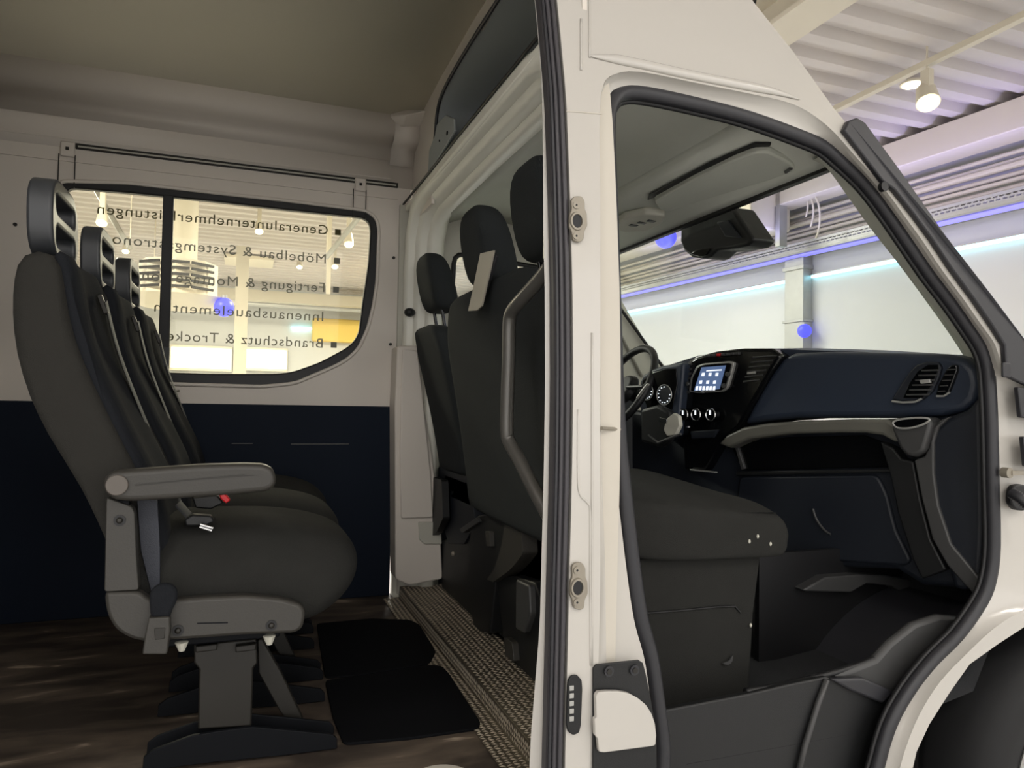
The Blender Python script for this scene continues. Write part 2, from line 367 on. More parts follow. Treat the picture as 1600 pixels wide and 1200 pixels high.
o = MB().box((P(515, 415, Y=9).x, 9.1, 3.6), (.05, .05, 1.5)).build('hanging_post', 'shop_beam'); tag(o, 'thin white hanging post near the right of the lettered window', 'post')
t = empty('ceiling_ventilation_unit', (P(280, 420, Y=9).x, 9, 2.9), 'round cream ceiling ventilation unit with dark louvres seen through the side window', 'ventilation unit')
uc = Vector((P(272, 430, Y=9).x, 9.6, 0))
z0, z1 = P(283, 458, Y=9).z, P(283, 398, Y=9).z
MB().cyl(uc+Vector((0, 0, z0-.10)), uc+Vector((0, 0, z0+.0)), .40, 32, .68).build('lower_dish', 'shop_beam', t)
MB().cyl(uc+Vector((0, 0, z0+.0)), uc+Vector((0, 0, z1)), .44, 8).build('drum', 'shop_beam', t, smooth=0)
MB().cyl(uc+Vector((0, 0, z1)), uc+Vector((0, 0, 4.4)), .2, 16).build('duct', 'shop_beam', t)
for k in (-1, 0, 1):
    a = -PI/2+k*PI/4*.9; n = Vector((math.cos(a), math.sin(a), 0)); tt = Vector((-n.y, n.x, 0)); mb = MB()
    for j in range(5):
        cc = uc+n*.43+Vector((0, 0, z0+.09+j*(z1-z0-.14)/4.2)); mb.prism([cc-tt*.15, cc+tt*.15, cc+tt*.15+Vector((0, 0, .03)), cc-tt*.15+Vector((0, 0, .03))], n*.02)
    mb.build('louvre', 'steel_paint', t, smooth=0)
o = MB().box((0, 18, 4.0), (17, .3, .25)).build('roof_beam', 'shop_beam', smooth=0); tag(o, 'white ceiling beam across the showroom far behind the lettered window', 'beam')
o = MB().cyl((-7, 17.6, 3.75), (8, 17.6, 3.75), .05, 10).build('conduit_pipe', 'galvanised'); tag(o, 'grey pipe far behind the third line of window lettering', 'pipe')
for a, b, l in [((268, 542), (360, 577), 'large white glowing light box low behind the window, left one'), ((367, 545), (447, 577), 'white glowing light box low behind the window, right one'), ((120, 538), (243, 577), 'white glowing light box behind the seats, left of the window divider')]:
    p, q = P(*a, Y=18.8), P(*b, Y=18.8); t = empty('light_box', ((p.x+q.x)/2, 18.8, q.z), l, 'light box', 'light boxes on the back wall')
    MB().box(((p.x+q.x)/2, 18.8, (p.z+q.z)/2), (q.x-p.x, .08, p.z-q.z)).build('diffuser', 'panel_glow', t, smooth=0)
    MB().box(((p.x+q.x)/2, 18.86, (p.z+q.z)/2), (q.x-p.x+.06, .1, p.z-q.z+.12)).build('casing', 'shop_beam', t, smooth=0)
p, q = P(488, 497, Y=18.8), P(640, 540, Y=18.8); o = MB().box(((p.x+q.x)/2, 18.8, (p.z+q.z)/2), (q.x-p.x, .3, p.z-q.z)).build('hanging_fascia', 'yellow_wall', smooth=0, bevel=.05); tag(o, 'yellow fascia panel behind the lower right of the lettered window', 'fascia')
p, q = P(455, 512, Y=18.9), P(487, 514, Y=18.9); o = MB().box(((p.x+q.x)/2, 18.9, p.z), (q.x-p.x, .1, .05)).build('led_strip', 'led_cyan', smooth=0); tag(o, 'short cyan LED line beside the yellow fascia behind the window', 'light strip')
p, q = P(372, 300, Y=14), P(386, 540, Y=14); o = MB().box(((p.x+q.x)/2, 14, 2.2), (.22, .25, 4.3)).build('steel_column', 'shop_beam', smooth=0); tag(o, 'pale steel column standing in the showroom behind the middle of the lettered window', 'column')
# added lamps out of view, put in to light the showroom
for i, (x, y, pw) in enumerate(AREA_LAMPS):
    t = empty('added_ceiling_lamp', (x, y, CZ-.12), 'added flat square ceiling lamp out of view, put in to light the showroom', 'ceiling light', 'added ceiling lamps')
    MB().box((x, y, CZ-.06), (.9, .9, .06)).build('housing', 'shop_beam', t, smooth=0)
    L = bpy.data.lights.new('lamp', 'AREA'); L.shape = 'SQUARE'; L.size = .85; L.energy = pw; L.color = (1, .96, .90)
    lo = bpy.data.objects.new('lamp_light', L); S.collection.objects.link(lo); lo.parent = t; lo.location = (0, 0, .02)
# ================================================================= THE VAN
FZ = .65; YF = 3.26; XB = .6335
van = empty('van', (XB, 2.3, 0), 'white high-roof crew van with its side and cab doors open', 'van')
V = van
# --- body side: pillar, roof side, cab door surround
sealo = [(940, 190), (943, 300), (946, 400), (949, 500), (952, 600), (957, 690), (966, 780), (979, 890), (991, 970), (1007, 1030), (1017, 1100), (1026, 1170), (1030, 1260), (1100, 1340), (1250, 1345), (1345, 1300), (1372, 1220), (1395, 1140), (1425, 1085), (1462, 1038), (1500, 1000), (1538, 945), (1553, 905), (1559, 850), (1557, 750), (1555, 660), (1552, 600), (1549, 570), (1539, 539), (1519, 507), (1492, 468), (1457, 422), (1426, 377), (1398, 336), (1371, 299), (1348, 272), (1316, 242), (1289, 220), (1250, 203), (1170, 174), (1090, 153), (1010, 136), (972, 135), (950, 150)]
seals = sm(sealo, 3)
recess = [(937, 190), (938, 300), (938, 500), (937, 700), (938, 900), (934, 1100), (934, 1260), (1000, 1370), (1240, 1395), (1335, 1358), (1388, 1285), (1406, 1200), (1424, 1145), (1444, 1103), (1470, 1064), (1504, 1028), (1553, 982), (1603, 950), (1655, 920), (1690, 870), (1690, 760), (1680, 640), (1610, 605), (1572, 585), (1555, 539), (1533, 507), (1506, 468), (1472, 422), (1442, 377), (1412, 336), (1384, 298), (1333, 240), (1292, 196), (1240, 163), (1165, 145), (1085, 129), (1000, 112), (960, 116), (942, 135)]
def XZ(p): return Vector((p.x, 0, p.z))
def bodysheet(outer, holes, th):
    mb = MB().holed(outer, holes, (0, th, 0)); mb.slice(2, [.2+.07*i for i in range(42)])
    return mb.warp(lambda c: Vector((c.x, c.y+yb(c.z), c.z)))
rec3 = [XZ(PB(x, y)) for x, y in sm(recess, 3)]
XL = XB+.004
outer = [Vector((XL, 0, .22)), Vector((XL, 0, 3.0)), Vector((.78, 0, 3.02))]
outer += [XZ(PB(x, y)) for x, y in [(1060, -150), (1118, -80), (1175, 0), (1215, 50), (1262, 112), (1302, 168), (1322, 192), (1345, 195), (1400, 270), (1470, 370), (1540, 460), (1605, 545), (1700, 600)]]
outer += [Vector((2.75, 0, 1.45)), Vector((2.75, 0, 1.0))]
# wheel arch cut (front)
arc = [(1640, 966), (1600, 980), (1560, 1006), (1515, 1038), (1484, 1082), (1452, 1132), (1432, 1175), (1423, 1215), (1415, 1300)]
outer2 = [Vector((2.75, 0, .95)), Vector((2.5, 0, 1.02))]+[XZ(PB(x, y)) for x, y in arc]+[Vector((1.62, 0, .22))]
rec_clip = rec3
ol = outer+outer2
bodysheet(ol, [rec3], .012).build('body_side', 'white_paint', V, smooth=30, bevel=.003)
# flange between outer skin and the rubber seal
A = [PB(x, y) for x, y in sm(recess, 6)]
def resamp(pts, n):
    pts = [Vector(p) for p in pts]; N = len(pts); L = [0]
    for i in range(N): L.append(L[-1]+(pts[(i+1) % N]-pts[i]).length)
    out = []; j = 0
    for k in range(n):
        s = L[-1]*k/n
        while L[j+1] < s: j += 1
        out.append(pts[j].lerp(pts[(j+1) % N], (s-L[j])/max(1e-9, L[j+1]-L[j])))
    return out
Bs = [PB(x, y, .035) for x, y in sm(sealo, 6)]
# pair points by angle around the opening centre
def byangle(pts, n, c):
    out = []; N = len(pts)
    for k in range(n):
        a = 2*PI*k/n; d = Vector((math.cos(a), math.sin(a))); best = None
        for i in range(N):
            p, q = pts[i], pts[(i+1) % N]; p2, q2 = Vector((p.x-c.x, p.z-c.z)), Vector((q.x-c.x, q.z-c.z)); e = q2-p2
            den = d.x*e.y-d.y*e.x
            if abs(den) < 1e-9: continue
            t = (p2.x*e.y-p2.y*e.x)/den; u = (p2.x*d.y-p2.y*d.x)/den
            if t > 0 and -1e-6 <= u <= 1+1e-6 and (best is None or t > best[0]): best = (t, p.lerp(q, u))
        out.append(best[1])
    return out
cc = PB(1230, 640)
Ar, Br = byangle(A, 220, cc), byangle(Bs, 220, cc)
Cr = [b+Vector((0, .016, 0)) for b in Br]
def ins(p, d): return p.lerp(Vector((cc.x, p.y, cc.z)), d)
Mr = [a.lerp(b, .35)+Vector((0, .012, 0)) for a, b in zip(Ar, Br)]
mb = MB(); rings = [[mb.bm.verts.new(p) for p in R] for R in (Ar, Mr, Br, Cr)]
for R1, R2 in zip(rings, rings[1:]):
    for k in range(220): mb.bm.faces.new((R1[k], R1[(k+1) % 220], R2[(k+1) % 220], R2[k]))
o = mb.build('door_flange', 'white_paint', V, smooth=50)
# rubber seal round the cab opening
sw = [PB(x, y, .045) for x, y in seals]
ctr = [p.lerp(Vector((cc.x, p.y, cc.z)), .0) for p in sw]
def inset(path, d):   # shift a closed XZ path towards its inside
    out = []; N = len(path)
    for i in range(N):
        t = path[(i+1) % N]-path[i-1]; n = Vector((t.z, 0, -t.x)).normalized()
        if n.dot(cc-path[i]) < 0: n = -n
        out.append(path[i]+n*d)
    return out
sp = inset(ctr, .016)
MB().tube(sp, .0165, 12, closed=True, flat=(1.0, 1.1), upv=(0, 1, 0)).build('door_seal', 'rubber', V, smooth=180)
sp2 = inset([p+Vector((0, .012, 0)) for p in ctr], .033)
MB().tube(sp2, .007, 8, closed=True, upv=(0, 1, 0)).build('seal_lip', 'rubber_dark', V, smooth=180)
# roof gutter groove above the door
gr = [PB(x, y, -.0035) for x, y in sm([(922, 87), (960, 92), (1010, 102), (1070, 115), (1140, 129), (1210, 143), (1250, 155)], 4, False)]
MB().tube(gr, .009, 8, upv=(0, 1, 0), flat=(.7, 1.3), radii=[.009*min(1, (k+.5)/5, (len(gr)-k-.5)/6) for k in range(len(gr))]).build('roof_crease', 'white_paint', V, smooth=180)
# sliding door seal: a vertical rubber strip on the pillar's rear edge
def vstrip(x0, x1, z0, z1, off0, off1, name, mat, n=40, th=.02, **k):
    mb = MB(); secs = []
    for i in range(n+1):
        z = z0+(z1-z0)*i/n; y = yb(z); secs.append([(x0, y+off0, z), (x1, y+off1, z), (x1, y+off1+th, z), (x0, y+off0+th, z)])
    return mb.loft(secs).build(name, mat, V, smooth=40, **k)
vstrip(.601, XB, .4, 3.0, .012, .0, 'sliding_door_seal', 'seal_grey', th=.03, bevel=.005)
for k, dx in enumerate((.604, .613, .624)):
    path = [(dx, yb(.4+.1*i)+.005-.003*k, .4+.1*i) for i in range(27)]
    MB().tube(path, .0045, 8).build('seal_rib', ['rubber', 'seal_grey', 'seal_grey'][k], V, smooth=180)
# pillar inner return (white, seen as a thin line beside the seal) and inner pillar casing
mb = MB(); secs = []
for i in range(41):
    z = .45+2.5*i/40; y = yb(z)
    w = .012+.016*max(0, min(1, (1.05-z)/.25))
    w -= .012; w -= .010*max(0, min(1, (z-1.9)/.4)); secs.append([(.593-w, y+.045, z), (.612, y+.04, z), (.66, y+.13, z), (.648-w, y+.13, z)])
mb.loft(secs).build('pillar_return', 'white_paint', V, smooth=50)
mb = MB(); secs = []
for i in range(31):
    z = .62+2.3*i/30; y = yb(z); secs.append([(.636, y+.02, z), (.76, y+.02, z), (.76, y+.13, z), (.67, y+.13, z)])
mb.loft(secs).build('pillar_core', 'white_primer', V, smooth=40)
# pillar seams: raised vertical edge lines
for x, y0, y1, r in [(925, 520, 1040, .0022), (908, 30, 110, .003), (921, -60, 90, .0025)]:
    MB().tube([PB(x, y0+(y1-y0)*i/8, -.001) for i in range(9)], r, 8).build('pillar_seam', 'white_paint', V, smooth=180)
MB().tube([PB(x, y, -.0005) for x, y in [(885, 174), (905, 175), (925, 177), (940, 178)]], .0016, 6).build('pillar_joint', 'white_primer', V)
MB().tube([PB(x, y, -.0005) for x, y in sm([(903, 640), (903, 740), (906, 772), (918, 786), (922, 802), (922, 900), (923, 1040)], 4, False)], .0022, 8).build('pillar_crease', 'white_paint', V, smooth=180)
# --- strikers on the pillar
def striker(cy, top, bot, lab, x0):
    c = PB(x0, cy); base = [(-10, top), (-5, top-6), (6, top-6), (11, top+2), (11, -17), (14, -12), (15, 8), (10, 17), (9, bot-4), (3, bot), (-7, bot-3), (-9, 18), (-13, 9), (-12, -11), (-9, -17)]
    q = [PB(x0+a, cy+b, -.001) for a, b in base]; q = rnd(q, .004, 2)
    r = MB().prism(q, (0, -.009, 0)).build('striker_plate', 'zinc', V, bevel=.0015, label=lab)
    c = PB(x0+1, cy, -.010)
    ring = []
    n = 24
    mb = MB(); A_ = [[c+Vector((rr*math.cos(2*PI*k/n), dy, rr*1.25*math.sin(2*PI*k/n))) for k in range(n)] for rr, dy in ((.0165, 0), (.015, -.005), (.0118, -.005), (.0112, .001))]
    mb.loft(A_, cap=False).build('striker_ring', 'zinc', r)
    MB().prism([c+Vector((.0113*math.cos(2*PI*k/n)-.001, -.0025, .0140*math.sin(2*PI*k/n))) for k in range(n)], (0, .001, 0)).build('striker_hole', 'rubber_dark', r)
    for dy in (top+7, bot-11):
        b = PB(x0, cy+dy, -.010); MB().cyl(b, b-Vector((0, .003, 0)), .0075, 16).build('bolt', 'zinc', r); MB().cyl(b-Vector((0, .003, 0)), b-Vector((0, .0036, 0)), .0025, 6).build('bolt_socket', 'rubber_dark', r)
striker(346, -32, 34, 'zinc latch plate high on the white pillar', 900)
striker(918, -34, 34, 'zinc latch plate low on the white pillar', 901)
q = [PB(x, y, -.001) for x, y in [(886, 1062), (891, 1054), (900, 1053), (907, 1061), (908, 1075), (906, 1130), (903, 1143), (894, 1147), (886, 1142), (883, 1130), (885, 1075)]]
r = MB().prism(rnd(q, .004, 3), (0, -.007, 0)).build('door_contact', 'black_plastic', V, bevel=.002, label='black oblong electrical contact at the foot of the white pillar')
for i in range(5):
    a = PB(893, 1075+i*12, -.008); MB().box(a, (.010, .004, .010)).build('contact_pad', 'galvanised', r, bevel=.001)
MB().tube([PB(940, 669, -.002), PB(968, 671, .03)], .004, 10).build('door_pin', 'zinc', V)
# --- filler recess low on the pillar
fl = [(925, 1043), (930, 1037), (996, 1030), (1003, 1035), (1008, 1055), (1014, 1085), (1020, 1120), (1024, 1160), (1026, 1300), (924, 1300)]
q = [PB(x, y, -.001) for x, y in fl]; r = MB().prism(q, (0, -.006, 0)).build('filler_panel', 'black_plastic', V, bevel=.002, label='black plastic fuel filler panel')
for x, y in ((950, 1048), (990, 1046)):
    a = PB(x, y, -.006); MB().cyl(a, a-Vector((0, .006, 0)), .011, 20).build('filler_button', 'rubber', r)
    MB().cyl(a-Vector((0, .006, 0)), a-Vector((0, .008, 0)), .006, 16).build('filler_button_cap', 'steel_paint', r)
fp = [(927, 1084), (931, 1078), (945, 1077), (962, 1077), (978, 1080), (993, 1088), (1005, 1098), (1014, 1112), (1019, 1127), (1021, 1145), (1020, 1160), (1016, 1162), (940, 1172), (932, 1171), (930, 1150), (926, 1146), (925, 1120), (928, 1118)]
q = rnd([PB(x, y, -.010) for x, y in fp], .003, 2); MB().prism(q, (0, -.012, 0)).build('filler_flap', 'white_paint', V, bevel=.004, bseg=3, label='white rounded fuel flap')
# --- A-pillar moulding
q1 = [(1312, 206), (1318, 192), (1332, 187), (1345, 195), (1400, 270), (1470, 370), (1540, 460), (1606, 548), (1680, 650), (1660, 645), (1600, 604), (1582, 596), (1566, 588), (1564, 572), (1562, 540), (1541, 507), (1514, 468), (1480, 422), (1450, 377), (1420, 336), (1390, 298), (1372, 285)]
q = [PB(x, y, -.001) for x, y in q1]; r = MB().prism(q, (0, -.016, 0)).build('windscreen_moulding', 'rubber', V, bevel=.004, label='dark grey plastic strip along the windscreen pillar')
a = PB(1377, 293, -.016); MB().cyl(a, a-Vector((0, .012, 0)), .012, 16).build('clip', 'rubber_dark', r)
a = PB(1572, 578, -.018); MB().box(a, (.03, .008, .04)).build('moulding_clip', 'rubber', r, bevel=.003)
q = [PB(x, y, .0) for x, y in [(1583, 605), (1640, 612), (1650, 660), (1588, 652)]]; MB().prism(q, (0, -.014, 0)).build('wing_cover', 'rubber', V, bevel=.003)
q = [PB(x, y, .0) for x, y in [(1591, 682), (1650, 682), (1650, 736), (1596, 728)]]; MB().prism(q, (0, -.014, 0)).build('wing_cover', 'rubber', V, bevel=.003)
# door check strap and wiring boot
a = PB(1567, 738, .02); r = MB().cyl(a, a-Vector((0, .02, 0)), .014, 16).build('door_check', 'zinc', V); MB().box(a+Vector((.05, -.02, 0)), (.09, .006, .012)).build('check_arm', 'zinc', r)
q = [PB(x, y, .02) for x, y in [(1570, 770), (1574, 758), (1586, 755), (1600, 760), (1601, 790), (1592, 797), (1578, 796), (1570, 785)]]
r = MB().prism(rnd(q, .01, 3), (0, -.018, 0)).build('wiring_grommet', 'rubber_dark', V, bevel=.004)
path = [PB(1580, 770, -.01), PB(1592, 777, -.03), PB(1606, 790, -.05), PB(1626, 806, -.08)]; pth = sm([tuple(p) for p in path], 10, False)
MB().tube(pth, .014, 12, radii=[.0155 if k % 2 else .011 for k in range(len(pth))]).build('wiring_boot', 'rubber', r, smooth=180)
# --- front wheel arch liner and wheel
q = [PB(x, y, .06) for x, y in arc]; wc = Vector((2.22, 1.62, .36))
mb = MB(); secs = []
for dy in (.012, .05):
    secs.append([Vector((p.x, yb(p.z)+dy, p.z)) for p in [PB(x, y) for x, y in sm(arc, 3, False)]])
ang = [PI*.02+PI*1.1*k/40 for k in range(41)]
def arcr(r, y): return [Vector((wc.x+r*math.cos(a), y, wc.z-.04+r*math.sin(a))) for a in ang]
mb.loft(secs, closed=False)
mb.loft([arcr(r, y) for r, y in ((.70, 1.40), (.665, 1.40), (.665, 1.43), (.645, 1.43), (.645, 1.50), (.625, 1.50), (.625, 1.60), (.60, 1.61), (.60, 1.90))], closed=False)
mb.build('arch_liner', 'rubber', V, smooth=30)
def disc(r, y): return [(wc.x+.15+r*math.cos(2*PI*k/64), y, wc.z+.05+r*math.sin(2*PI*k/64)) for k in range(64)]
t = empty('front_wheel', (wc.x, 1.62, 0.0), 'black tyre in the front wheel arch at the lower right corner', 'wheel')
MB().loft([disc(r, y) for r, y in [(.26, 1.47), (.33, 1.445), (.385, 1.455), (.41, 1.49), (.42, 1.53), (.42, 1.63), (.41, 1.66), (.33, 1.69), (.26, 1.67)]]).build('tyre', 'tyre', t, smooth=60)
MB().loft([disc(r, y) for r, y in [(.255, 1.465), (.24, 1.50), (.12, 1.52), (.06, 1.49)]]).build('rim', 'galvanised', t)
# wheelhouse back
MB().box((2.25, 1.9, .6), (1.4, .02, .9)).build('wheelhouse_wall', 'rubber_dark', V, smooth=0)
# --- cargo area shell: roof + far wall as one cross-section run along X
def run(profile, x0, x1, name, mat, label=None, th=.012, smooth=40, parent=V):
    a = [(x0, y, z) for y, z in profile]; b = [(x1, y, z) for y, z in profile]
    o = MB().loft([a, b], closed=False).build(name, mat, parent, smooth=smooth, label=label)
    sd = o.modifiers.new('s', 'SOLIDIFY'); sd.thickness = th; sd.offset = 0
    return o
roofp = [(1.45, 2.56), (1.50, 2.72), (1.60, 2.79), (1.9, 2.825), (2.35, 2.835), (2.8, 2.825), (3.05, 2.808), (3.15, 2.795), (3.22, 2.78)]
run(roofp, -2.5, .70, 'cargo_ceiling', 'ceiling_liner', smooth=60)
# longitudinal rail where wall meets roof: rounded box section
run([(3.16, 2.81), (3.15, 2.785), (3.146, 2.75), (3.15, 2.72), (3.165, 2.703), (3.19, 2.692), (3.225, 2.68), (3.245, 2.66), (3.255, 2.62)], -1.0, .60, 'roof_rail', 'inner_white', smooth=60)
run([(3.16, 2.78), (3.145, 2.75), (3.145, 2.715), (3.155, 2.69), (3.19, 2.678), (3.235, 2.665), (3.255, 2.60)], .59, .70, 'roof_rail_end', 'inner_white', smooth=60)
MB().loft([[(.57, 3.15, 2.80), (.57, 3.14, 2.78), (.57, 3.16, 2.76), (.57, 3.26, 2.75), (.57, 3.26, 2.80)], [(.62, 3.10, 2.80), (.62, 3.07, 2.765), (.62, 3.12, 2.74), (.62, 3.26, 2.73), (.62, 3.26, 2.80)], [(.71, 3.06, 2.80), (.71, 3.03, 2.785), (.71, 3.10, 2.76), (.71, 3.26, 2.75), (.71, 3.26, 2.80)]]).build('roof_gusset', 'inner_white', V, smooth=40, bevel=.004)
MB().loft([[(-1.0, 3.16, 2.81), (-1.0, 3.15, 2.73), (-1.0, 3.24, 2.66), (-1.0, 3.28, 2.7)], [(-1.12, 3.2, 2.81), (-1.12, 3.2, 2.74), (-1.12, 3.25, 2.64), (-1.12, 3.28, 2.7)]]).build('rail_end', 'inner_white', V, smooth=60)
MB().box((-.43, 3.152, 2.755), (.03, .02, .05)).build('rail_dent', 'inner_white', V, bevel=.015, bseg=3)
run([(3.25, 2.82), (3.262, 2.72), (3.265, 2.60), (3.262, 2.5)], -2.5, .70, 'upper_wall', 'inner_white', smooth=60)
# far wall with window opening
wo = [(92, 283), (200, 286), (330, 301), (450, 314), (572, 329), (588, 341), (592, 359), (589, 440), (583, 480), (574, 515), (560, 545), (542, 562), (524, 572), (461, 599), (410, 604), (300, 601), (150, 596), (88, 590)]
wi = [(104, 293), (200, 301), (330, 314), (450, 328), (566, 340), (577, 347), (579, 360), (576, 410), (567, 470), (561, 520), (552, 535), (539, 545), (500, 566), (458, 581), (434, 584), (330, 584), (200, 580), (100, 576)]
wo3 = rnd([P(x, y, Y=YF) for x, y in wo], .03, 3); wi3 = rnd([P(x, y, Y=YF) for x, y in wi], .03, 3)
def yy(l, y): return [Vector((p.x, y, p.z)) for p in l]
zt, zb = 2.52, 1.495
MB().holed([(-2.5, YF, zb), (.69, YF, zb), (.69, YF, zt), (-2.5, YF, zt)], [yy(wo3, YF)], (0, .03, 0)).build('side_wall', 'inner_white', V, smooth=0)
MB().tube([p+Vector((0, -.004, 0)) for p in yy(wo3, YF)], .008, 8, closed=True, upv=(0, 1, 0)).build('window_flange', 'inner_white', V, smooth=180)
win = MB().holed(yy(wo3, YF-.002), [yy(wi3, YF-.002)], (0, .035, 0)).build('side_window', 'rubber_dark', V, bevel=.006, label='black rubber surround of the lettered side window')
g = MB().holed(yy(wi3, YF+.012), [], (0, .005, 0)).build('window_pane', 'glass_window', win, smooth=0)
a, b = P(250, 300, Y=YF), P(265, 590, Y=YF); MB().box(((a.x+b.x)/2+.004, YF+.004, (a.z+b.z)/2), (.040, .025, a.z-b.z-.02)).build('window_divider', 'rubber_dark', win, bevel=.003)
a, b = P(236, 541, Y=YF-.02), P(264, 573, Y=YF-.02); MB().box(((a.x+b.x)/2, YF-.018, (a.z+b.z)/2), (b.x-a.x, .012, a.z-b.z)).build('window_latch', 'frame_plastic', win, bevel=.003)
TX = [("Generalunternehmerleistungen", 512, 366.6, 152, 333.5), ("Möbelbau & Systemgastronomie", 509, 411.6, 128, 376), ("Fertigung & Montage von", 507, 456.4, 222, 437.5), ("Innenausbauelementen", 505, 501.7, 241, 486.5), ("Brandschutz & Trockenbau", 504, 543.5, 205, 529)]
for txt, xr, yr, xl, yl in TX:
    YG = YF+.0175; r_, l_ = P(xr, yr, Y=YG), P(xl, yl, Y=YG)
    cu = bpy.data.curves.new('t', 'FONT'); cu.body = txt; cu.size = 1; cu.extrude = 0.002; cu.space_character = 1.12
    to = bpy.data.objects.new('t', cu); S.collection.objects.link(to); bpy.context.view_layer.update()
    me = bpy.data.meshes.new_from_object(to); xs = [v.co.x for v in me.vertices]; w = max(xs)-min(xs); x0 = min(xs)
    sx = (r_.x-l_.x)/w; hs = .060; sl = (l_.z-r_.z)/(r_.x-l_.x)
    zc = (l_.z+r_.z)/2
    for v in me.vertices:
        x = (v.co.x-x0)*sx; v.co = Vector((r_.x-x, YG+v.co.z*.3+.001, r_.z+sl*x+v.co.y*hs))
    me.transform(Matrix.Translation(-WLOC[win])); me.materials.clear(); me.materials.append(MATS['lettering'])
    bpy.data.objects.remove(to); bpy.data.curves.remove(cu)
    o = bpy.data.objects.new('lettering', me); S.collection.objects.link(o); o.parent = win; WLOC[o] = WLOC[win]; o['label'] = 'mirrored grey lettering line '+txt
mb = MB()
for x, y in [(528, 363), (526.5, 407.5), (525, 452.5), (521.5, 539)]: mb.box(P(x, y, Y=YF+.018), (.026, .002, .026))
mb.build('bullet_marks', 'lettering', win, smooth=0, label='square grey bullet marks')
# long slot rail above window with clips, strap seams
a, b = P(118, 228, Y=YF-.006), P(622, 291, Y=YF-.006)
MB().box(((a.x+b.x)/2, YF-.004, a.z), (b.x-a.x, .012, .022)).build('wall_rail', 'steel_paint', V, bevel=.002)
MB().box(((a.x+b.x)/2, YF-.011, a.z-.002), (b.x-a.x-.02, .004, .006)).build('rail_lip', 'light_trim', V)
MB().box(((a.x+b.x)/2-.8, YF-.003, a.z-.062), (b.x-a.x+1.6, .008, .006)).build('wall_crease', 'inner_white', V)
MB().box((-.9, YF-.003, a.z+.026), (3, .008, .004)).build('wall_crease', 'inner_white', V)
for x, y in ((104, 231), (562, 287)):
    c = P(x, y, Y=YF-.01); MB().box(c+Vector((.004, 0, -.005)), (.05, .012, .06)).build('rail_bracket', 'inner_white', V, bevel=.012, bseg=3)
    MB().box(c+Vector((.004, -.008, -.004)), (.012, .003, .012)).build('rail_screw', 'steel_paint', V)
    for d in (-.026, .03): MB().box(c+Vector((d, .004, -.09)), (.003, .006, .13)).build('panel_seam', 'steel_paint', V)
for x, y in ((615, 403), (610, 538), (24, 351)):
    c = P(x, y, Y=YF); MB().cyl(c, c-Vector((0, .006, 0)), .007, 12).build('wall_plug', 'steel_paint', V)
c = P(268, 612, Y=YF-.03); MB().tube([c+Vector((-.03, .02, 0)), c, c+Vector((.03, 0, .005))], .004, 8).build('wall_hook', 'zinc', V)
# dark lower lining
a = P(400, 632, Y=YF)
MB().box((-.93, YF-.008, (a.z+FZ)/2), (3.12, .02, a.z-FZ)).build('lower_lining', 'lining', V, bevel=.004, label='dark blue-black lower wall lining')
for x0, x1, y in ((455, 545, 694), (362, 395, 693)):
    p, q = P(x0, y, Y=YF-.02), P(x1, y, Y=YF-.02); MB().box(((p.x+q.x)/2, YF-.019, p.z), (q.x-p.x, .004, .004)).build('lining_seam', 'dash_grey', V)
c = P(614, 636, Y=YF-.02); MB().cyl(c, c-Vector((0, .006, 0)), .006, 12).build('lining_screw', 'zinc', V)
# rear closure and near side behind the opening
MB().box((-2.5, 2.35, 1.75), (.03, 1.9, 2.3)).build('rear_doors', 'inner_white', V, smooth=0)
mb = MB().holed([(-2.5, 0, .22), (-.78, 0, .22), (-.78, 0, 3.0), (-2.5, 0, 3.0)], [], (0, .02, 0)).slice(2, [.3+.1*i for i in range(28)]).warp(lambda c: Vector((c.x, c.y+yb(c.z), c.z)))
mb.build('rear_side_panel', 'white_paint', V, smooth=40)
MB().box((-.9, 1.48, 1.7), (.2, .02, 2.1)).build('rear_pillar_trim', 'inner_white', V, smooth=0)
# outer roof skin and floor
run([(1.72, 3.05), (1.9, 3.10), (2.35, 3.13), (2.9, 3.10), (3.1, 3.04), (3.3, 2.8), (3.335, 2.50)], -2.5, .8, 'outer_roof', 'white_paint', smooth=60)
MB().box((-.93, 2.34, FZ-.015), (3.14, 1.88, .03)).build('cargo_floor', 'plywood', V, smooth=0, label='scuffed brown plywood cargo floor')
MB().box((-.0, 1.37, FZ-.10), (1.25, .05, .20)).build('step_edge', 'rubber', V, bevel=.01)
# --- B frame: far pillar, header beam, near pillar around the opening to the cab
yzf = lambda y, z, x: Vector((x, y, z))
outl = [(1.43, .655), (1.43, 2.42), (3.29, 2.42), (3.29, .655)]
def hdrz(y): return 2.415-.012*((y-2.35)/.9)**2
frame_secs = []
# path of the inner frame edge in (y,z)
pth = [(1.50, .66), (1.50, 1.4), (1.52, 2.12), (1.55, 2.24), (1.62, 2.315), (1.75, 2.345), (2.35, 2.35), (2.95, 2.345), (3.08, 2.32), (3.14, 2.25), (3.165, 2.12), (3.165, 1.4), (3.165, .66)]
cen = Vector((2.34, 1.5))
def framesec(i):
    y, z = pth[i]; a = Vector(pth[max(i-1, 0)]); b = Vector(pth[min(i+1, len(pth)-1)]); t = (b-a).normalized(); n = Vector((-t.y, t.x))
    if n.dot(cen-Vector((y, z))) > 0: n = -n
    return Vector((y, z)), n
def framestrip(x_off, name, mat, **k):
    secs = []
    for i in range(len(pth)):
        p, n = framesec(i); secs.append([Vector((min(x, .74) if p.x < 1.54 else x, p.x+n.x*o, p.y+n.y*o)) for x, o in x_off])
    o = MB().loft(secs, closed=False).build(name, mat, V, smooth=60, **k); sd = o.modifiers.new('s', 'SOLIDIFY'); sd.thickness = .006; return o
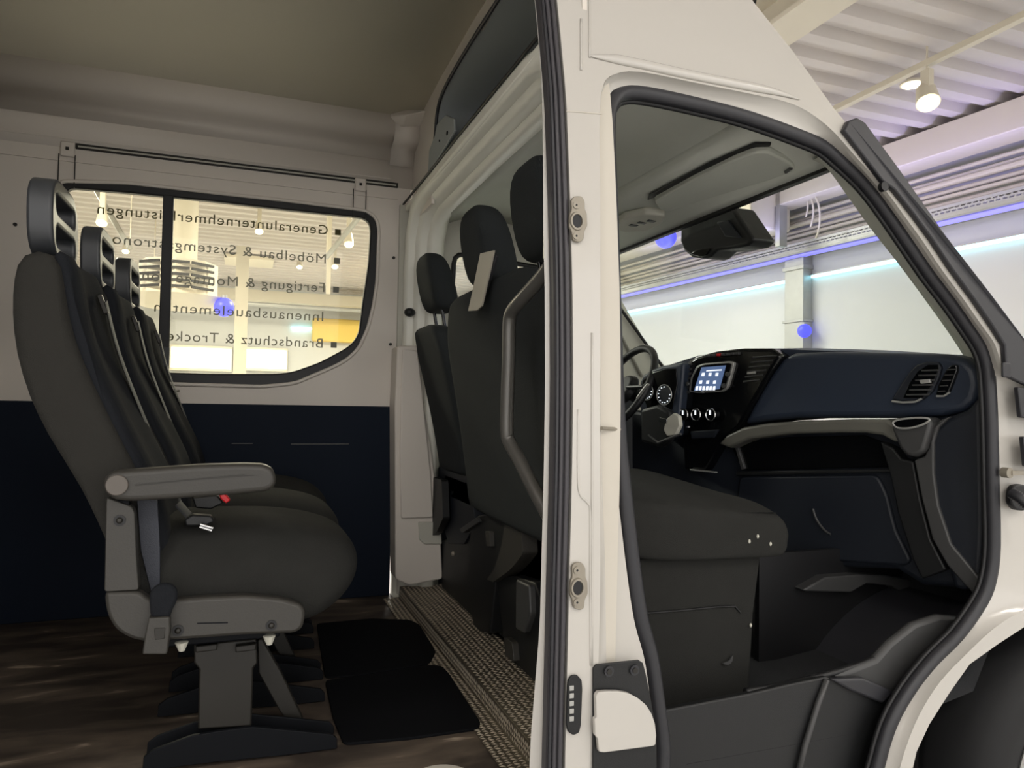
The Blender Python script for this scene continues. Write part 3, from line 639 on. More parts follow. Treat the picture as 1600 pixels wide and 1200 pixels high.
framestrip([(.664, .085), (.660, .07), (.662, .042), (.676, .032), (.70, .030), (.706, .014), (.722, .006), (.748, .004), (.754, -.012), (.77, -.018), (.80, -.018), (.81, -.004), (.83, .015)], 'cab_frame', 'frame_lit_white')
MB().box((.69, 2.35, 2.40), (.06, 1.75, .03)).build('header_beam', 'frame_lit_white', V, bevel=.008)
MB().tube([(.658, 1.56+.0435*i*1.0, 2.427-.0) for i in range(40)], .005, 8).build('header_edge', 'rubber_dark', V, smooth=180)
# far pillar trim, plastic moulded
q = [(621, 540), (656, 540), (658, 580), (660, 620), (672, 690), (682, 760), (688, 815), (692, 905), (640, 915), (618, 905), (617, 636)]
pf = [P(x, y, Y=3.12) for x, y in q]; r = MB().prism(rnd(pf, .01, 2), (0, .13, 0)).build('pillar_trim', 'inner_white', V, bevel=.008, bseg=3, label='moulded grey-white trim of the far pillar')
q = [(628, 545), (652, 548), (662, 640), (672, 735), (676, 808), (626, 810), (624, 700)]
MB().prism(rnd([P(x, y, Y=3.118) for x, y in q], .012, 3), (0, -.012, 0)).build('trim_pad', 'inner_white', r, bevel=.008, bseg=3)
q = [(653, 815), (688, 815), (690, 850), (662, 850), (654, 842)]
MB().prism(rnd([P(x, y, Y=3.118) for x, y in q], .006, 3), (0, -.008, 0)).build('belt_outlet', 'light_trim', r, bevel=.004)
c = P(640, 488, Y=3.17); MB().ball(c, (.05, .05, .04)).build('belt_anchor', 'black_plastic', r, smooth=180)
# white B arch shoulder in the high roof, dark storage shelf over the cab
ap = [(1.60, 2.425), (1.58, 2.60), (1.66, 2.715), (1.9, 2.752), (2.35, 2.76), (2.68, 2.745), (2.80, 2.70), (2.835, 2.60), (2.875, 2.48), (2.885, 2.425)]
o2 = [Vector((.70, y, z)) for y, z in ([(1.47, 2.42), (1.50, 2.87), (3.28, 2.87), (3.28, 2.34), (2.885, 2.34)]+[a for a in reversed(sm(ap, 5, False))])]
MB().prism(o2, (.012, 0, 0)).build('roof_arch', 'inner_white', V, smooth=0)
MB().tube([Vector((.697, y, z)) for y, z in sm(ap, 5, False)], .007, 8).build('arch_edge', 'rubber', V, smooth=180)
secs = []
for x, s_, dz in ((.705, 1, 0), (.80, .985, .0), (1.0, .96, -.03), (1.15, .9, -.10)):
    secs.append([Vector((x, 2.24+(y-2.24)*s_, 2.42+max(0, (z-2.42)*(1+dz*2.4)))) for y, z in sm(ap, 5, False)])
o = MB().loft(secs, closed=False).build('roof_shelf_lining', 'shelf_grey', V, smooth=60)
MB().prism([Vector((1.15, 2.24+(p.y-2.24)*.9, 2.42+max(0, (p.z-2.42)*.76))) for p in [Vector((0, y, z)) for y, z in sm(ap, 5, False)]], (.01, 0, 0)).build('roof_shelf_back', 'shelf_grey', V, smooth=0)
MB().box((.93, 2.24, 2.415), (.46, 1.36, .012)).build('roof_shelf_floor', 'shelf_grey', V, smooth=0)
q = [(683, 212), (686, 195), (700, 180), (713, 186), (714, 205), (690, 245), (672, 272), (674, 235)]
r = MB().prism(rnd([P(x, y, X=.698) for x, y in q], .006, 2), (-.01, 0, 0)).build('shelf_bracket', 'shelf_grey', V, bevel=.003)
for x, y, rr in ((699, 208, .008), (687, 220, .004)):
    c = P(x, y, X=.687); MB().cyl(c, c-Vector((.003, 0, 0)), rr, 12).build('bracket_hole', 'rubber_dark', r)
# --- cab ceiling
def prof(pr, y0, y1, name, mat, parent=V, label=None, smooth=60, th=.01, ny=2):
    secs = [[(x, y0+(y1-y0)*j/ny, z) for x, z in pr] for j in range(ny+1)]
    o = MB().loft(secs, closed=False).build(name, mat, parent, smooth=smooth, label=label); sd = o.modifiers.new('s', 'SOLIDIFY'); sd.thickness = th; sd.offset = 0; return o
prof([(.80, 2.335), (.86, 2.36), (.95, 2.395), (1.10, 2.40), (1.20, 2.385), (1.235, 2.35), (1.245, 2.30)], 1.50, 3.24, 'headliner', 'headliner')
prof([(1.245, 2.31), (1.25, 2.275), (1.28, 2.262), (1.40, 2.245), (1.52, 2.225), (1.56, 2.222)], 1.49, 3.24, 'header_console', 'headliner')
HP = (Vector((1.40, 2, 2.243)), Vector((.068, 0, 1)).normalized())
MB().box((1.57, 2.4, 2.216), (.022, 1.8, .02)).build('windscreen_top_edge', 'rubber_dark', V)
t = empty('sun_visor', P(1130, 280, pl=HP), 'grey passenger sun visor folded up above the windscreen', 'sun visor')
q = pp([(1022, 305), (1085, 270), (1150, 238), (1178, 227), (1200, 226), (1228, 240), (1240, 248), (1243, 256), (1200, 272), (1100, 303), (1042, 322), (1030, 318)], pl=HP)
MB().prism(rnd(q, .02, 4), (0, 0, -.022)).build('visor_panel', 'headliner', t, bevel=.006, bseg=3)
q = pp([(1012, 310), (1015, 302), (1110, 252), (1180, 222), (1205, 222), (1202, 226), (1180, 227), (1110, 258), (1022, 306)], pl=HP)
MB().prism(q, (0, 0, -.006)).build('visor_gap', 'rubber_dark', t)
a, b = P(1228, 256, pl=HP)-Vector((0, 0, .024)), P(1236, 250, pl=HP)-Vector((0, 0, .024)); MB().tube([a, b], .006, 8).build('visor_clip', 'dash_grey', t)
t = empty('overhead_light_console', P(1005, 335, pl=HP), 'grey overhead reading light unit with recessed buttons beside the sun visor', 'overhead console')
q = pp([(955, 345), (975, 330), (1010, 322), (1040, 325), (1035, 338), (1010, 350), (975, 352)], pl=HP); MB().prism(rnd(q, .02, 3), (0, 0, -.03)).build('console_body', 'light_trim', t, bevel=.008, bseg=3)
for x, y in ((990, 340), (1003, 336), (1018, 333)):
    c = P(x, y, pl=HP)-Vector((0, 0, .03)); MB().box(c, (.035, .022, .006)).build('console_button', 'dash_grey', t, bevel=.003)
# near inner A pillar trim and far A pillar trim, windscreen
def bar(p0, p1, w, d, name, mat, parent=V, **k):
    p0, p1 = Vector(p0), Vector(p1); return MB().tube([p0, p0.lerp(p1, .5), p1], 1, 4, flat=(w, d), upv=(0, 1, 0)).build(name, mat, parent, smooth=0, **k)
qi = sm([(1270, 250), (1293, 264), (1328, 312), (1365, 363), (1402, 410), (1445, 468), (1487, 527), (1514, 570)], 4, False)
qo = sm([(1290, 240), (1315, 258), (1352, 300), (1398, 356), (1436, 404), (1478, 462), (1518, 520), (1545, 580)], 4, False)
inner = []
secs = []
for (a, b), (c, d) in zip(qi, qo):
    p = P(a, b, Y=1.60); s_ = PB(c, d, .07); secs.append([p, p+Vector((.03, -.0, .02)), s_+Vector((.03, 0, .02)), s_])
MB().loft(secs).build('windscreen_pillar_trim', 'light_trim', V, smooth=50)
p0, p1 = P(955, 440, Y=3.22), P(1040, 585, Y=3.22)
MB().loft([[p0+Vector(v) for v in ((-.09, 0, -.02), (0, 0, 0), (0, .06, 0), (-.09, .06, 0))], [p1+Vector(v) for v in ((-.14, 0, -.02), (0, 0, 0), (0, .06, 0), (-.14, .06, 0))]]).build('far_windscreen_pillar_trim', 'light_trim', V, bevel=.01)
MB().tube([P(950, 455, Y=3.2), P(1036, 574, Y=3.2)], .008, 8).build('windscreen_edge', 'rubber_dark', V)
ws = [Vector((1.56, 1.50, 2.222)), Vector((2.24, 1.46, 1.48)), Vector((2.24, 3.3, 1.48)), Vector((1.56, 3.25, 2.222))]
MB().prism(ws, Vector((.004, 0, .004))).build('windscreen', 'glass_screen', V, smooth=0)
t = empty('windscreen_sensor_housing', P(1120, 365, X=1.62), 'black camera and rain sensor housing at the top centre of the windscreen', 'sensor housing')
q = [(1063, 350), (1062, 378), (1068, 392), (1080, 402), (1100, 404), (1108, 401), (1118, 391), (1145, 388), (1166, 384), (1177, 374), (1160, 348), (1144, 323), (1100, 336)]
MB().prism([P(x, y, X=1.60) for x, y in q], (.10, 0, 0)).build('housing', 'black_plastic', t, bevel=.012, bseg=3)
q = [(1080, 397), (1090, 391), (1112, 388), (1106, 398), (1096, 402)]; MB().prism([P(x, y, X=1.598) for x, y in q], (-.006, 0, 0)).build('camera_lens', 'gloss_black', t, bevel=.002)
q = [(1122, 347), (1140, 344), (1160, 372), (1135, 370)]; MB().prism([P(x, y, X=1.598) for x, y in q], (-.006, 0, 0)).build('cover_seam', 'dash_dark', t, bevel=.003)
# far side of the cab: door window opening and wall
fw = [(.88, 3.24, 1.70), (1.55, 3.24, 1.70), (1.62, 3.24, 1.95), (1.42, 3.24, 2.18), (.90, 3.24, 2.22)]
r = MB().holed([(.64, 3.24, .6), (2.3, 3.24, .6), (2.3, 3.24, 1.5), (1.95, 3.24, 1.82), (1.58, 3.24, 2.22), (1.3, 3.24, 2.40), (.64, 3.24, 2.42)], [rnd(fw, .05, 3)], (0, .04, 0)).build('driver_door', 'light_trim', V, smooth=0)
MB().prism(rnd(fw, .05, 3), (0, .004, 0)).build('driver_window', 'glass_screen', r, smooth=0)
MB().tube(rnd(fw, .05, 3), .012, 8, closed=True).build('driver_window_seal', 'rubber_dark', r, smooth=180)
MB().box((1.35, 3.225, 1.15), (1.0, .03, .95)).build('driver_door_lining', 'dash_dark', r, bevel=.01)
# cab floor, footwell, entry steps
MB().box((1.13, 2.36, .64), (.88, 1.75, .04)).build('cab_floor', 'black_plastic', V, smooth=0)
# entry step trim inside the cab door
def poly_y(name, pts, Y, th, mat, parent, bevel=.004, r=0, sm_=0, **k):
    if sm_: pts = sm(pts, sm_)
    q = [P(x, y, Y=Y) for x, y in pts]
    if r: q = rnd(q, r, 3)
    return MB().prism(q, (0, th, 0)).build(name, mat, parent, bevel=bevel, **k)
poly_y('step_well', [(1000, 1117), (1100, 1098), (1167, 1085), (1240, 1068), (1290, 1058), (1340, 1068), (1395, 1080), (1400, 1130), (1390, 1400), (1000, 1400)], 1.47, .02, 'black_plastic', V)
MB().tube([P(1292, 1062, Y=1.465), P(1278, 1100, Y=1.462), P(1258, 1165, Y=1.46), P(1245, 1220, Y=1.46)], .008, 8).build('step_ridge', 'dash_grey', V, smooth=180)
poly_y('sill_trim', [(1300, 1058), (1370, 1030), (1392, 1005), (1430, 975), (1470, 962), (1510, 965), (1500, 990), (1450, 1035), (1420, 1068), (1395, 1095), (1340, 1070)], 1.475, .03, 'dash_grey', V, bevel=.012)
poly_y('sill_step', [(1300, 1062), (1350, 1060), (1400, 1082), (1380, 1100), (1330, 1080)], 1.45, .02, 'rubber', V, bevel=.006)
secs = [[(1.0, 1.48, .665), (1.0, 1.50, .70), (1.0, 3.1, .70)], [(1.62, 1.48, .665), (1.62, 1.50, .70), (1.62, 3.1, .70)], [(2.0, 1.52, .70), (2.0, 1.55, .74), (2.0, 3.1, .74)], [(2.15, 1.55, .86), (2.15, 1.58, .9), (2.15, 3.1, .9)], [(2.25, 1.55, 1.1), (2.25, 1.58, 1.15), (2.25, 3.1, 1.15)]]
o = MB().loft(secs, closed=False).build('cab_floor_mat', 'carpet', None, smooth=60); sd = o.modifiers.new('s', 'SOLIDIFY'); sd.thickness = .012
tag(o, 'dark carpeted floor mat in the passenger footwell under the dashboard', 'floor mat')
pth = [P(x, y, Y=1.49) for x, y in sm([(1165, 1081), (1225, 1071), (1290, 1055), (1340, 1040), (1385, 1022)], 5, False)]
MB().tube(pth, .010, 8).build('mat_edge', 'rubber_dark', o, smooth=180)
t = empty('heater_duct', P(1345, 912, Y=1.8), 'pale grey heater duct low in the passenger footwell', 'duct')
q = [P(x, y, Y=1.85) for x, y in [(1255, 922), (1290, 902), (1340, 898), (1385, 899), (1425, 906), (1440, 925), (1420, 935), (1395, 916), (1355, 912), (1330, 926), (1260, 924)]]
MB().prism(q, (0, .10, 0)).build('duct_body', 'dash_grey', t, bevel=.008)
# ================================================================= DASHBOARD
dash = empty('dashboard', (1.9, 2.35, .95), 'near-black full-width dashboard under the windscreen, its blue painted in for windscreen light', 'dashboard')
D0 = Vector((1.95, 1.5, 0)); D1 = Vector((1.72, 2.5, 0)); DT = (D1-D0).normalized(); DN = Vector((-DT.y, DT.x, 0)); DN = DN if DN.x < 0 else -DN   # towards the seats
DN = Vector((-DT.y, DT.x, 0)).normalized()
if DN.x > 0: DN = -DN
def dplane(off=0): return (D0+DN*off, DN)
def dp(pts, off=0): return [P(x, y, pl=dplane(off)) for x, y in pts]
def dplate(name, pts, off, depth, mat, parent=dash, bevel=.006, r=0, sm_=0, bseg=3, **k):
    # polygon on the plane 'off' in front of the dash plane, going 'depth' back towards the windscreen
    if sm_: pts = sm(pts, sm_)
    q = dp(pts, off)
    if r: q = rnd(q, r, 4)
    return MB().prism(q, -DN*depth).build(name, mat, parent, bevel=bevel, bseg=bseg, **k)
# main body: everything below the pads
dplate('lower_body', [(985, 640), (1100, 655), (1150, 662), (1380, 655), (1440, 650), (1510, 640), (1528, 700), (1530, 850), (1500, 920), (1440, 915), (1400, 890), (1255, 885), (1150, 860), (1050, 800), (985, 780)], -.03, .25, 'dash_dark', bevel=.02)
dplate('upper_pad', [(1160, 664), (1172, 640), (1187, 612), (1203, 585), (1222, 560), (1240, 551), (1300, 549), (1400, 551), (1480, 553), (1508, 560), (1524, 576), (1530, 600), (1524, 625), (1505, 642), (1470, 650), (1390, 653), (1330, 653), (1250, 653), (1200, 657)], .0, .20, 'dash', bevel=.022, bseg=4)
# top surface sloping up to the windscreen
secs = []
for a in [(1040, 572), (1090, 556), (1150, 547), (1230, 546), (1350, 550), (1505, 560)]:
    p = P(*a, pl=dplane(-.03)); secs.append([p, p+Vector((.12, .02, .012)), p+Vector((.32, .05, -.0)), p+Vector((.55, .08, -.12)), p+Vector((.55, .08, -.2)), p+Vector((0, 0, -.05))])
MB().loft(secs).build('dash_top', 'dash', dash, smooth=50)
# ledge under the pad, its caught light put into the colour, and shelf recess
dplate('shelf_trim', [(1122, 694), (1135, 680), (1160, 668), (1200, 661), (1260, 657), (1330, 655), (1385, 655), (1398, 664), (1405, 690), (1396, 690), (1378, 680), (1350, 676), (1300, 676), (1230, 678), (1170, 686), (1140, 700)], .035, .08, 'dash_trim', bevel=.010)
dplate('shelf_recess', [(1145, 702), (1175, 690), (1230, 683), (1350, 680), (1378, 690), (1392, 730), (1160, 735)], -.02, .012, 'gloss_black', bevel=.003)
dplate('shelf_lip', [(1150, 737), (1390, 733), (1392, 738), (1150, 743)], -.012, .02, 'black_plastic', bevel=.003)
dplate('shelf_divider', [(1146, 692), (1150, 690), (1163, 732), (1158, 734)], -.008, .02, 'dash_grey', bevel=.002)
dplate('glovebox_lid', [(1155, 745), (1370, 742), (1385, 770), (1400, 830), (1423, 875), (1415, 884), (1260, 874), (1170, 850), (1150, 800)], -.018, .02, 'dash_dark', bevel=.008, r=.02)
MB().tube(dp(sm([(1270, 795), (1276, 812), (1288, 828), (1298, 835)], 4, False), -.010), .004, 8).build('glovebox_pull', 'dash_grey', dash)
# right end column + cup holder
dplate('end_column', [(1448, 690), (1462, 668), (1480, 652), (1510, 640), (1532, 615), (1536, 700), (1538, 820), (1534, 900), (1508, 925), (1490, 920), (1470, 850), (1452, 770)], .02, .22, 'dash_dark', bevel=.016)
dplate('column_trim', [(1428, 719), (1444, 713), (1451, 700), (1457, 668), (1470, 656), (1485, 650), (1466, 668), (1459, 690), (1459, 740), (1466, 790), (1486, 850), (1532, 905), (1520, 928), (1480, 884), (1456, 842), (1440, 780)], .030, .10, 'dash_grey', bevel=.006)
dplate('column_cover', [(1375, 690), (1395, 700), (1408, 717), (1427, 721), (1438, 780), (1454, 843), (1478, 890), (1440, 905), (1424, 870), (1402, 800), (1390, 740)], .012, .10, 'black_plastic', bevel=.006)
t = dplate('cup_holder', [(1391, 668), (1395, 657), (1420, 652), (1452, 652), (1456, 662), (1448, 690), (1443, 706), (1428, 714), (1415, 712), (1405, 700)], .050, .07, 'dash_grey', bevel=.012)
q = dp(sm([(1396, 660), (1410, 655), (1440, 653), (1453, 656), (1440, 664), (1420, 669), (1402, 668)], 4), .056); MB().prism(q, DN*.002).build('cup_recess', 'gloss_black', t)
MB().tube(q, .0035, 8, closed=True).build('cup_rim', 'galvanised', t)
# right air vent
t = dplate('air_vent', [(1393, 625), (1405, 605), (1420, 582), (1432, 570), (1448, 565), (1466, 566), (1471, 574), (1466, 592), (1456, 612), (1442, 624), (1420, 628)], .012, .03, 'dash_dark', bevel=.005)
MB().tube(dp([(1394, 627), (1410, 629), (1430, 628), (1440, 623)], .014), .0035, 8).build('vent_bezel', 'galvanised', t)
dplate('vent_opening', [(1411, 622), (1420, 600), (1434, 580), (1450, 570), (1466, 570), (1467, 577), (1458, 597), (1449, 614), (1441, 622)], .0135, .002, 'gloss_black', t)
for i in range(6):
    y = 578+i*7.6; xl = 1439-(y-578)*.62; xr = 1466-(y-578)*.38
    dplate('vent_slat', [(xl, y), (xr, y-1), (xr, y+1.8), (xl, y+2.2)], .020, .006, 'dash_grey', t, bevel=.001)
dplate('vent_tab', [(1436, 594), (1452, 592), (1454, 598), (1438, 600)], .026, .01, 'galvanised', t, bevel=.002)
t = dplate('side_vent', [(1462, 617), (1466, 600), (1478, 578), (1486, 570), (1495, 570), (1496, 578), (1488, 600), (1482, 614), (1470, 620)], .012, .02, 'gloss_black', bevel=.004)
for i in range(5):
    y = 577+i*8.5; x = 1481-(y-577)*.42
    dplate('vent_slat', [(x-2, y), (x+13-i, y-1), (x+13-i, y+.8), (x-2, y+1.5)], .016, .004, 'dash_grey', t, bevel=.001)
MB().tube(dp([(1463, 619), (1475, 619), (1484, 613)], .014), .003, 6).build('vent_bezel', 'galvanised', t)
# centre stack
stk = dplate('centre_stack', [(1072, 566), (1088, 556), (1120, 548), (1160, 544), (1205, 544), (1222, 556), (1205, 580), (1188, 610), (1170, 640), (1155, 668), (1125, 692), (1100, 735), (1068, 735), (1064, 650), (1066, 600)], .02, .20, 'gloss_black', bevel=.014, label='glossy black centre stack with screen and knobs')
t = dplate('screen_bezel', [(1076, 612), (1079, 590), (1088, 572), (1098, 568), (1140, 564), (1147, 566), (1145, 575), (1136, 606), (1128, 612), (1090, 614)], .034, .02, 'galvanised', stk, bevel=.003, r=.01)
dplate('screen_frame', [(1079, 611), (1082, 590), (1091, 573), (1100, 570), (1139, 567), (1143, 569), (1140, 580), (1133, 605), (1127, 610), (1092, 612)], .037, .006, 'gloss_black', stk, bevel=.002, r=.008)
dplate('screen_display', [(1084, 611), (1096, 574), (1134, 571), (1124, 608)], .0385, .004, 'screen_glow', stk, bevel=.0, label='lit blue-grey touch screen')
mb = MB()
for j, (yy_, n) in enumerate(((585, 3), (597, 3), (606.5, 6))):
    for i in range(n):
        fx = (i+.6)/n; x = 1094-(yy_-580)*.30+fx*38*.85; w = 2.2 if j < 2 else 1.9; h = 2.6 if j < 2 else 3.2
        mb.prism(dp([(x-w, yy_-h+.3), (x+w, yy_-h), (x+w-.8, yy_+h), (x-w-.8, yy_+h)], .0392), DN*.0004)
mb.prism(dp([(1104, 578.5), (1128, 577), (1127.6, 579), (1103.5, 580.5)], .0392), DN*.0004)
mb.build('screen_icons', 'icon_glow', stk, smooth=0)
c = P(1098, 613, pl=dplane(.036)); MB().ball(c, (.02, .02, .008)).build('bezel_button', 'galvanised', stk)
for x, y in ((1077, 600), (1139, 585), (1133, 603)): MB().cyl(P(x, y, pl=dplane(.036)), P(x, y, pl=dplane(.036))+DN*.012, .009, 16).build('radio_knob', 'dash_grey', stk, bevel=.002)
for i in range(7):
    x = 1104+i*7.5; y = 555.2-i*.55
    dplate('switch_button', [(x, y-1.6), (x+5, y-2), (x+4.6, y+2), (x-.5, y+2.4)], .032, .015, 'red_plastic' if i == 2 else 'dash_grey', stk, bevel=.002)
for i in range(7):
    y = 568+i*7.2; x = 1073-(i*.5); dplate('vent_slat', [(x, y), (x+7, y-.5), (x+6.6, y+3), (x-.4, y+3.5)], .027, .012, 'dash_grey', stk, bevel=.002)
for i in range(6):
    y = 556+i*7.6; xl = 1176-i*3.0; xr = 1212-i*5.2
    dplate('vent_slat', [(xl, y+1), (xr, y-1.5), (xr-1, y+.6), (xl-1, y+3.5)], .027, .012, 'dash_grey', stk, bevel=.002)
dplate('vent_tab', [(1167, 582), (1179, 580), (1178, 584), (1166, 585)], .034, .012, 'galvanised', stk, bevel=.002)
for x in (1075, 1094.5, 1117.5):
    c = P(x, 648-(x-1075)*.0, pl=dplane(.022)); e = c+DN*.028
    k = MB().cyl(c, e, .026, 28, .022).build('climate_knob', 'gloss_black', stk, bevel=.003, label='chrome-ringed climate knob')
    o_ = DN.orthogonal().normalized(); q_ = DN.cross(o_); MB().tube([e+(o_*math.cos(a)+q_*math.sin(a))*.0235 for a in [2*PI*j/28 for j in range(28)]], .0028, 6, closed=True).build('knob_ring', 'chrome', k)
    MB().box(e+DN*.003+Vector((0, 0, .008)), (.004, .004, .018)).build('knob_pointer', 'icon_glow', k)
dplate('lower_console', [(1078, 674), (1122, 671), (1114, 684), (1080, 686)], .03, .02, 'dash_dark', stk, bevel=.004)
dplate('console_lip', [(1078, 733), (1116, 737), (1116, 739), (1078, 735)], .03, .02, 'galvanised', stk, bevel=.001)
c = P(1075, 667, pl=dplane(.03)); MB().box(c, (.01, .012, .006)).build('socket', 'chrome', stk)
# instrument cluster
dplate('instrument_hood', [(999, 598), (1003, 587), (1016, 578), (1034, 571), (1056, 568), (1068, 566), (1065, 600), (1060, 650), (1056, 680), (1030, 690), (1000, 660)], .06, .16, 'dash', bevel=.012)
dplate('instrument_face', [(1004, 594), (1020, 582), (1040, 576), (1056, 576), (1058, 600), (1050, 640), (1012, 640), (1003, 615)], .0625, .004, 'gloss_black', bevel=.002)
for x, y, r_ in ((1039, 617, .042), (1012, 612, .036)):
    c = P(x, y, pl=dplane(.065)); o_ = DN.orthogonal().normalized(); q_ = DN.cross(o_)
    k = MB().cyl(c, c+DN*.004, r_, 32).build('gauge', 'dash_dark', dash)
    MB().tube([c+DN*.005+(o_*math.cos(a)+q_*math.sin(a))*r_ for a in [2*PI*j/32 for j in range(32)]], .0022, 6, closed=True).build('gauge_ring', 'galvanised', k)
    mb = MB()
    for j in range(11):
        a = PI*.75+PI*1.5*j/10; v = o_*math.cos(a)+q_*math.sin(a); mb.box(c+DN*.005+v*r_*.78, (.004, .004, .004))
    mb.build('gauge_marks', 'icon_glow', k, smooth=0)
dplate('column_shroud', [(1000, 640), (1026, 632), (1044, 642), (1050, 660), (1044, 690), (1030, 700), (1000, 690)], .15, .04, 'black_plastic', bevel=.014)
q = [(1040, 655), (1052, 645), (1060, 650), (1062, 665), (1055, 680), (1042, 682), (1036, 672)]
dplate('key_fob', q, .20, .02, 'light_trim', bevel=.005); dplate('ignition_key', [(1030, 652), (1042, 655), (1041, 662), (1029, 659)], .22, .006, 'chrome', bevel=.001)
MB().tube(dp([(1013, 680), (1028, 692), (1048, 684), (1064, 678)], .2), .005, 8).build('wiper_stalk', 'dash_grey', dash)
MB().tube(dp([(996, 622), (1006, 608), (1013, 600)], .16), .006, 8).build('indicator_stalk', 'galvanised', dash)
# steering wheel
wcn = Vector((1.60, 2.87, 1.60)); ax = Vector((-.88, 0, .47)).normalized(); e1 = Vector((0, 1, 0)); e2 = ax.cross(e1)
t = empty('steering_wheel', wcn, 'black steering wheel glimpsed behind the white pillar edge', 'steering wheel')
MB().tube([wcn+(e1*math.cos(a)+e2*math.sin(a))*.205 for a in [2*PI*j/48 for j in range(48)]], .017, 12, closed=True).build('rim', 'black_plastic', t, smooth=180)
MB().cyl(wcn-ax*.03, wcn+ax*.01, .075, 28, .06).build('hub', 'black_plastic', t, bevel=.01)
for a in (0, PI, PI*1.5 if e2.z > 0 else PI*.5):
    v = e1*math.cos(a)+e2*math.sin(a); MB().tube([wcn+v*.05, wcn+v*.19], .018, 8, flat=(.5, 1.2)).build('spoke', 'dash_grey', t, bevel=.002)
MB().cyl(wcn-ax*.03, wcn-ax*.28, .035, 16).build('steering_column', 'black_plastic', dash)
# ================================================================= FRONT SEATS
def block(secs, name, mat, parent, sub=2, **k): return MB().loft(secs).build(name, mat, parent, smooth=180, sub=sub, **k)
def rrect(cx, cy, hx, hy, z, n=3, tilt=0, r=.35):
    q = [Vector((cx-hx, cy-hy, z)), Vector((cx+hx, cy-hy, z)), Vector((cx+hx, cy+hy, z)), Vector((cx-hx, cy+hy, z))]
    return rnd(q, min(hx, hy)*r*2, n)
def headrest(cy, zc, xc, w, h, d, parent, mat='fabric_cab'):
    secs = []
    for f, sx, sy in ((-1, .45, .62), (-.96, .8, .80), (-.75, 1, .96), (-.2, 1, 1.0), (.35, .95, .95), (.75, .82, .80), (.94, .6, .56), (1, .3, .3)):
        secs.append(rrect(xc-.03*f, cy, d*.5*sx, w*.5*sy, zc+h*.5*f, 3, r=.6))
    hr = MB().loft(secs).build('headrest', mat, parent, smooth=180, sub=1)
    for s_ in (-1, 1):
        y = cy+s_*w*.24; MB().cyl((xc+.03, y, zc-h*.5-.085), (xc+.01, y, zc-h*.42), .007, 12).build('headrest_rod', 'gloss_black', hr)
    return hr
def seatback(y0, y1, zt, zb, xt, xb, d, parent, shoulders=(.5,), mat='fabric_cab', name='backrest'):
    secs = []; N = 15; cy = (y0+y1)/2; hw = (y1-y0)/2
    for i in range(N+1):
        f = i/N; z = zb+(zt-zb)*f; x = xb+(xt-xb)*(f**1.25); w = hw*(1-.02*(1-f)) ; dd = d*(1.15-.35*f)
        if f > .74: w = hw*(1-.30*((f-.74)/.26)**1.9)
        if i == N: dd *= .7
        secs.append(rrect(x+dd/2, cy, dd/2, w, z, 3, r=.4))
    return MB().loft(secs).build(name, mat, parent, smooth=180, sub=1)
bench = empty('double_passenger_seat', (1.0, 2.02, .70), 'dark grey double passenger seat nearest the open cab door', 'seat')
bb = seatback(1.54, 2.58, 1.885, 1.12, .655, .775, .11, bench)
headrest(1.80, 2.045, .755, .30, .26, .13, bench); headrest(2.30, 2.045, .75, .28, .255, .13, bench)
# seat cushion of the bench seen through the cab door
zc_ = 1.235
secs = []
for y, zt_, dz in ((1.60, 1.215, .0), (1.615, 1.235, 0), (1.72, 1.262, .01), (1.85, 1.262, .0), (2.0, 1.275, 0), (2.15, 1.285, 0), (2.35, 1.30, 0), (2.47, 1.26, 0), (2.49, 1.23, 0)):
    k = 1 if 1.61 < y < 2.48 else .96
    secs.append([Vector((x, y, z)) for x, z in [(.84, 1.115), (1.20, 1.112), (1.37, 1.106), (1.405, 1.110), (1.418, 1.125), (1.424, 1.17), (1.418, zt_-.040), (1.400, zt_-.014), (1.36, zt_-.004), (1.2, zt_+.012), (1.0, zt_+.04), (.84, zt_+.05)]])
MB().loft(secs).build('seat_cushion', 'fabric', bench, smooth=180, sub=2)
o = MB().loft([[P(x, y, Y=1.612) for x, y in sm([(985, 795), (1000, 797), (1080, 800), (1150, 801), (1215, 800)], 3, False)]+[P(x, y, Y=1.612)+Vector((0, .01, 0)) for x, y in reversed(sm([(985, 798), (1000, 800), (1080, 803), (1150, 804), (1215, 802)], 3, False))]]*1+[[P(x, y, Y=1.616) for x, y in sm([(985, 795), (1000, 797), (1080, 800), (1150, 801), (1215, 800)], 3, False)]+[P(x, y, Y=1.616)+Vector((0, .01, 0)) for x, y in reversed(sm([(985, 798), (1000, 800), (1080, 803), (1150, 804), (1215, 802)], 3, False))]]).build('cushion_seam', 'fabric_cab', bench)
bx = MB().prism([Vector((.86, 0, 1.12)), Vector((1.355, 0, 1.12)), Vector((1.33, 0, .95)), Vector((1.315, 0, .70)), Vector((.86, 0, .70))], (0, .82, 0)).warp(lambda c: c+Vector((0, 1.64, 0))).build('seat_box', 'fabric', bench, bevel=.012, bseg=3, label='dark charcoal box under the passenger seat cushion')
MB().tube([P(x, y, Y=1.637) for x, y in [(1005, 958), (1060, 954), (1120, 948), (1148, 947), (1157, 957)]], .0025, 6).build('box_seam', 'rubber_dark', bx)
q = [P(x, y, Y=1.634) for x, y in sm([(1128, 1036), (1138, 1032), (1144, 1022), (1143, 1032), (1137, 1038)], 2)]; MB().prism(q, (0, -.004, 0)).build('box_pull', 'dash_grey', bx)
for x, y in ((1171, 846), (1184, 838), (1204, 850), (1173, 977)):
    c = P(x, y, Y=1.60 if y < 900 else 1.635); MB().ball(c, (.008, .006, .012), 8).build('lint_speck', 'light_trim', bench, smooth=180)
